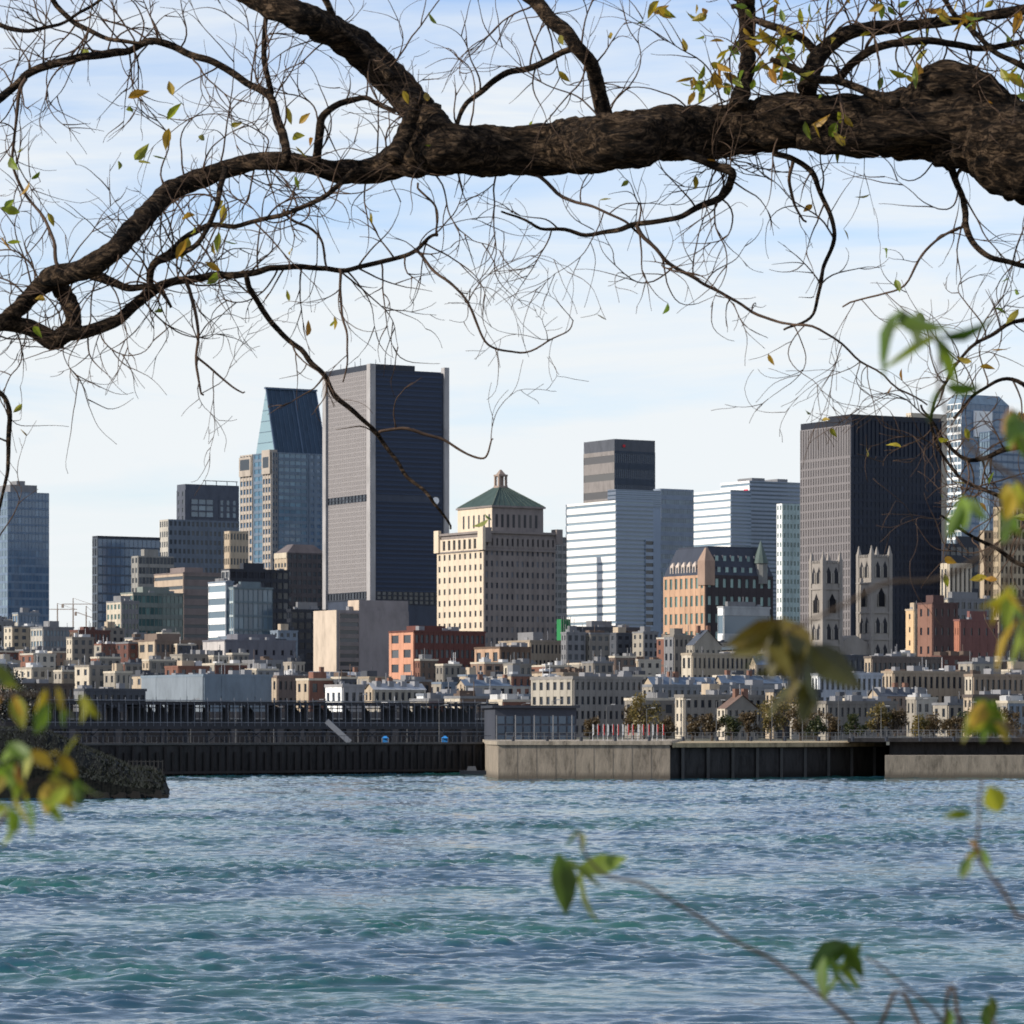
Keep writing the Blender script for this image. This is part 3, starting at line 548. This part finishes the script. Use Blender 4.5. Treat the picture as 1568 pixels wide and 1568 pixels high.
for i in range(5): O.part('awning_posts',grey).cyl(i*3,-1.5,.08,4,ZV(1095,610),6)
O.done()
for u in(590,681):
    O=Obj('blue_tent',(P2(u,598)[0],598,4.46)); O.part('canopy',wall((.03,.2,.5))).frus((-.55,.55,-.6,.6),.9,(-.1,.1,-.1,.1),1.3); 
    for x in(-.5,.5):
        for y in(-.5,.5): O.part('legs',grey).cyl(x,y,.05,0,.9,5)
    O.part('side',wall((.03,.2,.5))).box(-.5,.5,.45,.5,.1,.9); O.done()
for i in range(15):
    u=908+i*7.6+random.uniform(-1,1); d=560; O=Obj('red_white_pennant',(P2(u,d)[0],d,zt)); O.part('pole',wall((.5,.5,.5))).cyl(0,0,.05,0,2.4,5); O.part('flag',wall((.5,.03,.03) if i%3 else (.6,.6,.6))).box(-.03,.18,-.02,.02,.8,2.3); O.done()
def lamp(u,d,z0,h):
    O=Obj('street_lamp',(P2(u,d)[0],d,z0)); p=O.part('pole',wall((.12,.12,.12))); p.cyl(0,0,.09,0,h,6,.05); p.beam((0,0,h),(1.1,0,h+.25),.08); O.part('lamp_head',wall((.3,.3,.3))).box(.8,1.5,-.15,.15,h+.15,h+.32); O.done()
for i,u in enumerate(range(300,1560,62)): lamp(u+random.uniform(-15,15),640+(i%3)*15,4.2,random.uniform(6,8.5))
O=Obj('small_motor_boat',(P2(725,575)[0],575,0)); h=O.part('hull',dark); h.frus((-1.9,1.6,-.7,.7),-.2,(-2.1,2.7,-.9,.9),.6); O.part('cabin',dgrey).frus((-1.0,.5,-.5,.5),.6,(-.8,.3,-.45,.45),1.25); O.done()
# ---------- trees in town
def leafmat(cols,name='foliage',tr=.35):
    m,nt,b=newmat(name); N=nt.nodes; g=N.new('ShaderNodeNewGeometry'); k=len(cols)
    r=ramp(nt,[(i/(k-1),c) for i,c in enumerate(cols)]); L(nt,g.outputs['Random Per Island'],r.inputs[0]); b.inputs['Roughness'].default_value=.5
    n=N.new('ShaderNodeTexNoise'); n.inputs['Scale'].default_value=18; tc=N.new('ShaderNodeTexCoord'); L(nt,tc.outputs['Object'],n.inputs['Vector'])
    mx=N.new('ShaderNodeMix'); mx.data_type='RGBA'; mx.blend_type='MULTIPLY'; mx.inputs[0].default_value=.7; rr=ramp(nt,[(.35,(.45,.38,.25)),(.6,(1.2,1.2,1.1))]); L(nt,n.outputs[0],rr.inputs[0]); L(nt,r.outputs[0],mx.inputs[6]); L(nt,rr.outputs[0],mx.inputs[7]); L(nt,mx.outputs[2],b.inputs['Base Color'])
    t=N.new('ShaderNodeBsdfTranslucent'); L(nt,mx.outputs[2],t.inputs[0]); ms=N.new('ShaderNodeMixShader'); ms.inputs[0].default_value=tr; L(nt,b.outputs[0],ms.inputs[1]); L(nt,t.outputs[0],ms.inputs[2]); L(nt,ms.outputs[0],N['Material Output'].inputs[0]); return m
fm_y=leafmat([(.10,.09,.03),(.18,.14,.04),(.25,.18,.06)]); fm_g=leafmat([(.02,.035,.012),(.04,.055,.018),(.07,.07,.022)]); fm_b=leafmat([(.07,.05,.03),(.11,.08,.04),(.15,.1,.05)])
fm_k=leafmat([(.006,.009,.005),(.012,.016,.007),(.02,.02,.01)],tr=.05)  # near-black foliage, shadow silhouette put into the leaf colours
barkd=wall((.07,.055,.045),.9)
def towntree(u,vt,d,rad,fm,dens=1.0):
    z0=GZ(d); z1=ZV(vt,d); O=Obj('autumn_tree',(P2(u,d)[0],d,z0-.3)); H=z1-z0; t=O.part('trunk',barkd); t.tube([Vector((0,0,0)),Vector((.1,0,H*.3)),Vector((0,.1,H*.7))],[.3,.22,.1],6)
    f=O.part('foliage',fm); cl=[]
    for i in range(12):
        a=random.uniform(0,6.28); r=random.uniform(.1,.85)*rad; c=Vector((r*math.cos(a),r*math.sin(a),H*random.uniform(.35,.88))); cl.append((c,random.uniform(.25,.45)*rad)); t.tube([Vector((0,0,H*.28)),c*.5+Vector((0,0,H*.2)),c],[.14,.09,.03],5)
    for i in range(int(1400*dens)):
        c,r=random.choice(cl); o=Vector([random.gauss(0,1) for _ in range(3)]).normalized()*r*random.uniform(.3,1.2); p=c+o; s=random.uniform(.1,.24)
        a=Vector([random.gauss(0,1) for _ in range(3)]).normalized(); b_=a.cross(Vector([random.gauss(0,1) for _ in range(3)])).normalized()
        f.poly([p+a*s,p+b_*s,p-a*s,p-b_*s])
    O.done()
for (u,vt,d,r,fm) in[(985,1058,720,3.8,fm_y),(968,1072,725,2.8,fm_b),(1200,1054,740,4.2,fm_y),(1180,1070,735,3,fm_y),(1225,1075,730,2.8,fm_b),(1345,1072,740,3,fm_y),(1370,1085,740,2.4,fm_b),(1090,1088,730,2.5,fm_b),(1060,1090,730,2,fm_b),(1120,1092,725,2.2,fm_g),(1270,1086,740,2.6,fm_b),(1310,1090,735,2.3,fm_g),(1430,1085,745,3,fm_b),(1490,1088,745,3,fm_g),(1540,1082,745,3,fm_b),(905,1095,730,1.8,fm_b),(1020,1092,730,2,fm_b),(14,1005,800,4.5,fm_k),(-10,1030,700,5,fm_k),(30,1045,650,4,fm_k),(60,1068,640,3,fm_k),(1405,1092,735,2.3,fm_y),(1145,1085,735,2.3,fm_b),(1460,1094,720,2,fm_b),(1515,1094,720,2,fm_b),(1250,1094,720,2,fm_g)]:
    towntree(u,vt,d,r,fm)
# ---------- dark grassy point left, its shadowed silhouette put into near-black colours
O=Obj('grassy_river_bank'); g=O.part('terrain',wall((.004,.005,.004),1,.4,1.5)); nx,ny=110,24
def bh(u,t):
    e=max(0,min(1,(258-u)/25)); 
    top=ZV(1112+max(0,u-60)*.42,400) if u<205 else ZV(1173,400)-max(0,u-225)*.02
    f=min(1,.45+t*4)
    return top*f*min(1,e*2)**.5*(1 if t<.9 else (1-t)*10)
for j in range(ny):
    for i in range(nx):
        t=j/(ny-1); u=-250+i*512/(nx-1); d=372+t*60; x=P2(u,d)[0]; zz=bh(u,t)+noise.noise(Vector((x*.5,d*.5,0)))*.35+noise.noise(Vector((x*1.7,d*1.7,3)))*.2-.3; g.v.append((x,d,zz if j else -1))
g.f+=[(j*nx+i,j*nx+i+1,(j+1)*nx+i+1,(j+1)*nx+i) for j in range(ny-1) for i in range(nx-1)]
gr=O.part('grass_and_reeds',fm_k)
for i in range(6000):
    t=random.random()**1.5*.8; u=random.uniform(-60,252); d=372+t*60; x=P2(u,d)[0]; z_=bh(u,t)-.3; s=random.uniform(.1,.4); w=random.uniform(.05,.12); l=random.uniform(-.3,.3)
    gr.poly([(x-w,d,z_),(x+w,d,z_),(x+l,d+random.uniform(-.2,.2),z_+s)])
fn=O.part('fence',wall((.03,.03,.03)))
for i in range(9): x=P2(197+i*6.5,392)[0]; fn.beam((x,392,1.5),(x,392,ZV(1164,392)),.12)
fn.beam((P2(197,392)[0],392,ZV(1166,392)),(P2(249,392)[0],392,ZV(1166,392)),.09); 
fn.cyl(P2(240,391)[0],391,.35,1.5,ZV(1176,391),8,.25)
rk=O.part('rocks',wall((.012,.011,.01),.9,.3,2))
for i in range(60):
    u=random.uniform(100,254); d=371+random.uniform(-1,1.5); p=Vector((P2(u,d)[0],d,random.uniform(-.1,.4))); s=random.uniform(.25,.6); rk.frus((p.x-s,p.x+s,d-s,d+s),p.z-.5,(p.x-s*random.uniform(.2,.7),p.x+s*random.uniform(.2,.7),d-s*.4,d+s*.5),p.z+s*.7)
O.done()
# ================= foreground tree
def catm(P,n):
    out=[]; m=len(P)
    for i in range(m-1):
        p0,p1,p2,p3=P[max(i-1,0)],P[i],P[i+1],P[min(i+2,m-1)]
        for k in range(n):
            t=k/n; out.append(.5*((2*p1)+(p2-p0)*t+(2*p0-5*p1+4*p2-p3)*t*t+(3*p1-p0-3*p2+p3)*t**3))
    out.append(P[-1]); return out
m,nt,bb=newmat('tree_bark'); N=nt.nodes; tc=N.new('ShaderNodeTexCoord'); mp=N.new('ShaderNodeMapping'); mp.inputs['Scale'].default_value=(5,17,17)
n=N.new('ShaderNodeTexNoise'); n.inputs['Scale'].default_value=2.2; n.inputs['Detail'].default_value=9; n.inputs['Roughness'].default_value=.75; n.inputs['Distortion'].default_value=.9
L(nt,tc.outputs['Object'],mp.inputs[0]); L(nt,mp.outputs[0],n.inputs['Vector'])
r=ramp(nt,[(.40,(.004,.003,.002)),(.51,(.045,.029,.018)),(.64,(.27,.18,.11))]); L(nt,n.outputs[0],r.inputs[0]); L(nt,r.outputs[0],bb.inputs['Base Color']); bb.inputs['Roughness'].default_value=.95; bb.inputs['Specular IOR Level'].default_value=.15
bp=N.new('ShaderNodeBump'); bp.inputs['Strength'].default_value=1; bp.inputs['Distance'].default_value=.09; L(nt,n.outputs[0],bp.inputs['Height']); L(nt,bp.outputs[0],bb.inputs['Normal']); barkm=m
twm=wall((.08,.05,.033),.8,.3,6); twl=wall((.07,.05,.035),.8,.3,6)
O=Obj('overhanging_tree'); D0=18.0
TW=O.part('twigs',twm); TW.smooth=True; BR=O.part('limbs',barkm); BR.smooth=True; LF=O.part('leaves',leafmat([(.12,.2,.02),(.26,.32,.03),(.42,.33,.03),(.46,.22,.03),(.2,.26,.03)],'leaves',.5))
def leaf(P,p,size,dirv=None,w=.45):
    a=(dirv or Vector((random.gauss(0,1),random.gauss(0,1),random.gauss(-.5,1)))).normalized(); b=a.cross(Vector([random.gauss(0,1) for _ in range(3)])).normalized(); c=a.cross(b)
    prof=[(0,.05),(.2,.75),(.45,1),(.75,.6),(1,.02)]; n=len(P.v); curl=random.uniform(-.35,.35)
    for t,ww in prof:
        q=p+a*size*t+c*size*curl*t*t
        P.v+= [tuple(q+b*size*w/2*ww+c*size*.09*ww),tuple(q),tuple(q-b*size*w/2*ww+c*size*.09*ww)]
    for i in range(4):
        k=n+i*3; P.f+=[(k,k+1,k+4,k+3),(k+1,k+2,k+5,k+4)]
ALL=[]
PX=D0/F
def limb(pts,dd=0.0,amp=.25,tw=0,seed=None,leafp=0,keep=False):
    rnd=random.random()*50 if seed is None else seed
    P=[];Rr=[]; big=max(p[2] for p in pts)>14
    for i,(u,v,r) in enumerate(pts):
        d=D0+dd+amp*noise.noise(Vector((u*.006,v*.006,rnd))); P.append(W(u,v,d)); Rr.append(Vector((r*PX*(1 if big or keep else .8),0,0)))
    n=20 if big else 8
    C=catm(P,n); RR=[q.x for q in catm(Rr,n)]
    if not big:
        for i in range(1,len(C)-1): C[i]=C[i]+Vector((noise.noise(C[i]*7),0,noise.noise(C[i]*7+Vector((5,5,5)))))*.022
    (BR if max(RR)>.012 else TW).tube(C,[max(q,.0016) for q in RR],40 if big else 8,.17 if big else .1,rnd)
    ALL.append((C,RR,tw,leafp)); return C
def twig(p,dirv,ln,r,lev,leafp,droop):
    n=max(5,int(ln/.03)); pts=[p]; d=dirv.normalized(); st=ln/n; w=Vector((0,0,0))
    for i in range(n):
        w=w*.7+Vector((random.gauss(0,.10),random.gauss(0,.06),random.gauss(0,.10)))
        d=(d+w+Vector((0,0,droop*.7))).normalized(); pts.append(pts[-1]+d*st)
        if lev<2 and i>0 and random.random()<(.24 if lev==0 else .11):
            s=Vector((random.gauss(0,1),random.gauss(0,.6),random.gauss(0,1))).normalized(); twig(pts[-1],(d+s*.7),ln*random.uniform(.3,.65),r*.65,lev+1,leafp,droop)
    TW.tube(pts,[max(r*(1-.75*i/n),.0011) for i in range(n+1)],4)
    if random.random()<leafp: leaf(LF,pts[-1],random.uniform(.05,.09))
    if random.random()<leafp: leaf(LF,pts[len(pts)//2],random.uniform(.05,.08))
limb([(2050,560,105),(1900,430,96),(1750,320,80),(1640,268,66),(1568,240,62),(1500,204,60),(1440,186,56),(1385,190,50),(1300,190,46),(1200,186,43),(1100,200,41),(1000,207,41),(950,218,42),(850,227,40),(760,232,37),(690,228,37),(640,235,32),(595,252,24),(555,262,19),(515,262,16),(470,252,14),(420,246,13),(370,252,14),(310,272,15),(255,298,16),(215,340,16),(170,385,17),(130,412,17),(85,423,17),(50,450,14),(20,480,13),(-40,520,12)],amp=.5,tw=1.0,seed=1)
limb([(1370,205,26),(1405,165,30),(1440,126,30),(1490,140,34),(1550,190,36),(1640,250,36)],dd=-.08,amp=0,seed=1)
limb([(1600,250,30),(1500,200,34),(1430,190,32),(1360,200,28),(1290,215,20),(1220,215,12)],dd=-.12,amp=.1,seed=3)
limb([(700,235,20),(672,205,30),(625,150,27),(575,95,26),(520,55,25),(450,20,24),(380,-15,23),(300,-60,22)],amp=.5,tw=.8,seed=1)
limb([(600,120,10),(560,75,8),(520,40,7),(490,-20,6)],dd=-.1,tw=1)
limb([(600,245,15),(622,200,12),(640,150,9)],dd=-.12,tw=.5)
limb([(955,225,14),(925,180,13),(912,115,11),(885,68,11),(820,5,11),(780,-40,10)],dd=-.15,tw=.7,keep=True)
limb([(885,70,6),(820,100,6),(760,120,6),(720,155,5),(700,195,4)],tw=.7)
limb([(1130,165,15),(1143,110,13),(1145,50,13),(1138,-30,13)],tw=.9,leafp=.3)
limb([(1235,140,16),(1255,85,14),(1300,50,11),(1380,40,9),(1470,30,8),(1600,10,8)],tw=1.8,leafp=.2)
limb([(1255,85,9),(1230,60,8),(1180,40,7),(1120,10,5)],tw=1.6,leafp=.4)
limb([(1280,120,9),(1340,75,8),(1420,60,7),(1500,75,6),(1600,60,5)],tw=1.8,leafp=.15)
limb([(1375,160,9),(1300,130,8),(1240,120,8),(1180,90,5)],dd=-.2,tw=.8,leafp=.3)
limb([(-40,185,8),(20,135,8),(60,105,8),(130,88,8),(190,75,7),(235,66,7),(300,85,7),(370,118,7),(410,150,8),(435,210,9),(440,245,9)],tw=1.6)
limb([(480,248,9),(490,205,8),(500,172,7),(560,150,5),(605,172,3)],tw=1)
limb([(410,-20,5),(405,60,5),(412,150,6)],tw=1.2)
limb([(-30,560,10),(-10,500,12),(40,500,13),(85,520,15),(112,492,13),(100,455,14),(80,428,13)],tw=.5,keep=True)
limb([(85,520,10),(130,508,10),(180,490,9),(230,445,8),(290,427,6),(380,418,5),(430,408,4.5),(520,412,4),(590,400,3.5),(635,385,3.2),(670,360,2.5)],tw=1.4,keep=True)
limb([(140,420,11),(190,435,7),(240,440,5),(260,470,3)],tw=1)
limb([(230,445,7),(240,400,7),(300,355,5.5),(370,340,4.5),(450,325,4.5),(500,300,5),(540,262,6)],tw=1.5)
limb([(240,402,6),(300,375,5),(330,310,5),(345,258,6)],tw=1)
limb([(378,420,5.5),(398,475,5.5),(440,520,5),(490,572,5),(530,620,4.5),(580,668,4),(620,725,3.5),(660,765,3),(690,810,2)],tw=.35)
limb([(580,662,3),(640,660,3),(690,682,2.5),(738,698,2),(755,672,1.5)],tw=.4)
limb([(635,385,3),(690,432,2.6),(722,475,2.4),(742,522,2.2),(798,540,2),(860,515,1.5),(878,490,1)],tw=.7)
limb([(520,412,3),(520,470,2.5),(532,530,2),(525,585,1.4)],tw=.6)
limb([(285,430,4),(300,500,3),(298,560,2.5),(312,605,2)],tw=1.2)
limb([(300,545,2.5),(340,575,2.2),(375,600,1.5)],tw=.5)
limb([(670,360,2.2),(668,310,2),(640,280,2)],tw=.8)
limb([(435,320,3),(490,370,2.5),(500,415,2)],tw=.8)
limb([(-20,585,5),(5,610,5),(14,660,5),(15,710,4),(3,770,3),(-10,850,3)],tw=.4)
limb([(1040,228,10),(1080,248,8),(1125,264,8),(1100,303,7),(1050,325,5.5),(980,345,5),(900,357,4),(830,345,3),(768,324,1.8)],dd=-.1,tw=.8)
limb([(975,345,4),(1010,390,3.6),(1060,420,3.2),(1110,452,3),(1180,492,2.6),(1245,500,2.4),(1330,560,2),(1420,620,1.6)],tw=1)
limb([(1185,232,6),(1240,262,5.5),(1262,310,4.5),(1278,360,4),(1255,420,3.5),(1245,480,3),(1200,505,2)],tw=.8)
limb([(1215,245,4),(1212,300,3),(1235,340,2)],tw=.8)
limb([(1420,205,10),(1450,245,8),(1475,300,6),(1480,350,6),(1510,390,5.5),(1568,405,5),(1620,400,5)],tw=1.1)
limb([(820,268,4),(880,310,3),(940,330,2.5),(1000,375,2)],tw=.6)
limb([(1480,350,3),(1420,380,2.5),(1380,440,2),(1290,470,1.6)],tw=1)
limb([(1600,480,5),(1540,500,4),(1480,540,3),(1440,600,3),(1430,660,3),(1470,730,3),(1530,760,4),(1600,790,5)],tw=1.6,leafp=.2)
limb([(1600,680,6),(1540,690,5),(1480,700,4),(1440,670,3),(1410,620,2)],tw=1.6,leafp=.2)
limb([(1600,620,5),(1550,580,4),(1500,600,3),(1460,640,3)],tw=1.4)
limb([(1600,880,5),(1540,850,4),(1490,820,3),(1440,790,2)],dd=-.6,tw=1.2,leafp=.3)
limb([(1620,120,8),(1560,100,6),(1500,60,5),(1440,-10,5)],tw=1.2,leafp=.15)
limb([(60,-30,5),(110,30,5),(180,60,4),(235,66,4)],tw=1)
limb([(40,120,4),(20,200,3),(30,280,3),(70,340,3),(90,410,4)],tw=1.2)
limb([(-30,20,5),(40,50,4),(120,20,3),(190,-20,3)],tw=1)
gzt=4.2
trk=[Vector((4.9,18.3,gzt-.3)),Vector((4.75,18.25,5.2)),Vector((4.5,18.2,6.4)),Vector((4.3,18.2,7.6)),Vector((4.6,18.4,9.2)),Vector((5.0,18.8,11.5)),Vector((5.1,19.2,14))]
BR.tube(catm(trk,12),[q.x for q in catm([Vector((r,0,0)) for r in(.62,.46,.42,.42,.34,.24,.1)],12)],28,.14,4)
BR.tube(catm([Vector((4.4,18.2,6.9)),Vector((4.1,18.1,7.7)),W(2000,520,18.0),W(1850,390,18)],10),[.34]*31,24,.12,9)
for (C,RR,tw,lp) in ALL:
    if tw<=0: continue
    ln=sum((C[i+1]-C[i]).length for i in range(len(C)-1)); cnt=int(ln*10*tw)
    for _ in range(cnt):
        i=random.randrange(1,len(C)-1); r=RR[i]
        if r>.06 and random.random()<.6: continue
        up=1 if random.random()<.62 else -1
        if C[i].z<8.6: up=1 if random.random()<.5 else -1
        d=Vector((random.gauss(0,.6),random.gauss(0,.45),up*random.uniform(.4,1.1)))
        p=C[i]+d.normalized()*r*.8
        twig(p,d,random.uniform(.15,.6)*(1.3 if r>.02 else 1),min(.0046,max(.0022,r*.5)),0,lp*.5+.015,.03*up*random.random())
for (u,v) in[(205,152),(195,245),(45,280),(20,325),(15,370),(245,190),(225,235),(290,345),(275,360),(330,365),(325,410),(350,310),(455,220),(470,200),(515,482),(735,785),(20,245),(1240,180),(1270,180),(1190,60),(1165,95),(1210,90),(1065,120),(1085,135),(1120,70),(1230,40),(1070,15),(1010,10),(1130,120),(1560,15),(1490,30),(1545,110),(1410,70),(1180,75),(1205,110),(1100,90),(1400,110),(1060,130),(1100,135),(1185,50),(1200,70),(1215,55),(1250,100),(1225,115),(1440,20),(1555,60)]:
    for k in range(2 if u<800 else 4): leaf(LF,W(u+random.uniform(-14,14),v+random.uniform(-12,12),D0-.1+random.uniform(-.2,.2)),random.uniform(.065,.11))
O.done()
# ================= near shrubs
lm1=leafmat([(.09,.17,.015),(.16,.26,.025),(.30,.34,.03),(.42,.34,.03),(.38,.17,.02)],'shrub_leaves',.5); lmd=leafmat([(.04,.05,.012),(.10,.09,.02),(.18,.13,.02)],'shrub_leaves_dark',.35)
lmg=leafmat([(.04,.09,.010),(.09,.16,.015),(.20,.26,.02)],'shrub_leaves_green',.5)
def shrub(stems,leaves,d,lm,size=.08):
    O=Obj('leafy_shrub'); T_=O.part('stems',twl); T_.smooth=True; Lf=O.part('leaves',lm)
    for st in stems:
        P=[W(u,v,d+dd) if len(q)==0 else q[0] for (u,v,dd,*q) in st]; C=catm(P,6); N_=len(C)
        C=[c+Vector((noise.noise(c*14),0,noise.noise(c*14+Vector((3,3,3)))))*.012 for c in C]
        T_.tube(C,[.0013+.0022*i/N_ for i in range(N_)],6)
    for (u,v,n,sp,*s) in leaves:
        sz=(s[0] if s else size)*.85
        for k in range(n):
            p=W(u+random.uniform(-sp,sp)*.6,v+random.uniform(-sp,sp)*.6,d+random.uniform(-.1,.1))
            leaf(Lf,p,sz*random.uniform(.75,1.15),Vector((random.gauss(0,.55),random.gauss(0,.3),random.gauss(-.9,.5))),.5)
    O.done()
def gp(x,y): return Vector((x,y,4.2))
d=5.0
shrub([[(885,1270,0),(900,1310,0),(950,1345,0),(1050,1390,0),(1150,1460,0),(1240,1505,0),(1330,1590,0),(1420,1700,0),(0,0,0,gp(.7,5.3))],[(1330,1475,0),(1400,1520,0),(1440,1570,0),(1480,1700,0),(0,0,0,gp(.72,5.3))],[(1460,1545,0),(1500,1600,0),(1540,1750,0),(0,0,0,gp(.75,5.3))]],
 [(885,1270,2,8,.045),(858,1310,1,8,.085),(868,1312,1,6,.08),(892,1330,1,4,.095),(890,1328,1,4,.07),(1300,1440,2,14,.075),(1265,1470,3,16,.085),(1285,1490,2,10,.06),(1450,1540,2,20,.04),(1515,1535,3,25,.04)],d,lmg)
shrub([[(1510,1190,0),(1490,1280,0),(1500,1330,0),(1560,1400,0),(1640,1600,0),(0,0,0,gp(.85,5.0))],[(1490,1095,0),(1540,1110,0),(1600,1180,0)],[(1570,660,0),(1590,800,0),(1600,950,0),(1600,1180,0),(1620,1350,0),(1640,1600,0)],[(1560,850,0),(1540,900,0),(1600,950,0)]],
 [(1510,1200,1,8,.09),(1490,1250,1,8,.05),(1490,1300,6,28,.04),(1505,1080,9,38,.05),(1555,630,4,22,.075),(1550,740,4,24,.05),(1475,770,4,20,.045),(1550,890,5,24,.06),(1560,950,4,18,.07),(1540,790,4,20,.045)],4.5,lm1)
shrub([[(1390,470,0),(1430,530,0),(1440,620,0),(1500,700,0),(1600,800,0),(1700,1300,0),(0,0,0,gp(.95,4.9))]],[(1380,472,2,8,.09),(1405,478,2,6,.07),(1440,512,3,8,.09),(1445,590,2,10,.055)],4.4,lmg)
shrub([[(1195,980,0),(1235,950,0),(1330,905,0),(1450,880,0),(1600,850,0),(1720,1100,0),(0,0,0,gp(1.0,5.5))]],[(1195,955,6,24,.075),(1235,980,4,12,.095),(1180,985,4,14,.065),(1240,1040,2,8,.07)],4.3,lmd)
shrub([[(100,1080,0),(40,1070,0),(-40,1090,0),(-200,1300,0),(0,0,0,gp(-1.2,5.2))],[(110,1215,0),(60,1190,0),(20,1230,0),(-40,1300,0),(-200,1500,0),(0,0,0,gp(-1.2,5.2))]],
 [(15,1055,5,26,.045),(90,1070,6,34,.04),(125,1065,2,12,.038),(35,1155,8,42,.042),(90,1155,4,18,.038),(25,1235,6,24,.048),(70,1205,6,34,.042),(115,1205,4,22,.038),(15,1185,5,24,.045)],4.3,lm1)
# ================= world, sun, camera
w=bpy.data.worlds.new('World'); S.world=w; w.use_nodes=True; nt=w.node_tree; N=nt.nodes; bg=N['Background']
sky=N.new('ShaderNodeTexSky'); sky.sky_type='NISHITA'; sky.sun_disc=False; sky.sun_elevation=math.radians(27); sky.sun_rotation=math.atan2(SUN.x,SUN.y)%(2*math.pi); sky.air_density=1.0; sky.dust_density=.4; sky.ozone_density=4
tc=N.new('ShaderNodeTexCoord'); mp=N.new('ShaderNodeMapping'); mp.inputs['Scale'].default_value=(5,5,44); mp.inputs['Rotation'].default_value=(0,.05,0); n=N.new('ShaderNodeTexNoise'); n.inputs['Scale'].default_value=1; n.inputs['Detail'].default_value=8; n.inputs['Roughness'].default_value=.58; n.inputs['Distortion'].default_value=.5
L(nt,tc.outputs['Generated'],mp.inputs[0]); L(nt,mp.outputs[0],n.inputs['Vector'])
sx=N.new('ShaderNodeSeparateXYZ'); L(nt,tc.outputs['Generated'],sx.inputs[0])
hz=N.new('ShaderNodeMapRange'); hz.inputs[1].default_value=0; hz.inputs[2].default_value=.2; hz.inputs[3].default_value=.24; hz.inputs[4].default_value=-.0; L(nt,sx.outputs[2],hz.inputs[0])
ad=N.new('ShaderNodeMath'); L(nt,n.outputs[0],ad.inputs[0]); L(nt,hz.outputs[0],ad.inputs[1])
r=ramp(nt,[(.38,(.1,.1,.1)),(.72,(.95,.95,.95))]); L(nt,ad.outputs[0],r.inputs[0])
mu=N.new('ShaderNodeMix'); mu.data_type='RGBA'; mu.blend_type='MULTIPLY'; mu.inputs[0].default_value=1; L(nt,sky.outputs[0],mu.inputs[6]); mu.inputs[7].default_value=(1.25,1.17,1.25,1)
mx=N.new('ShaderNodeMix'); mx.data_type='RGBA'; L(nt,r.outputs[0],mx.inputs[0]); L(nt,mu.outputs[2],mx.inputs[6]); mx.inputs[7].default_value=(5.9,6.15,6.3,1); L(nt,mx.outputs[2],bg.inputs[0]); bg.inputs[1].default_value=.15
sl=bpy.data.lights.new('sun','SUN'); sl.energy=5; sl.angle=math.radians(.5); sl.color=(1,.92,.8); so=bpy.data.objects.new('sun',sl); S.collection.objects.link(so); so.rotation_euler=SUN.to_track_quat('Z','Y').to_euler(); so.location=(-50,0,60)
c=bpy.data.cameras.new('camera'); c.sensor_width=36; c.lens=36*F/1568; c.shift_y=336/1568; c.clip_end=60000; c.clip_start=.1
c.dof.use_dof=True; c.dof.focus_distance=38; c.dof.aperture_fstop=13
co=bpy.data.objects.new('camera',c); S.collection.objects.link(co); co.location=(0,0,HC); co.rotation_euler=(math.pi/2,0,0); S.camera=co
S.view_settings.view_transform='Standard'; S.view_settings.look='None'; S.view_settings.exposure=0
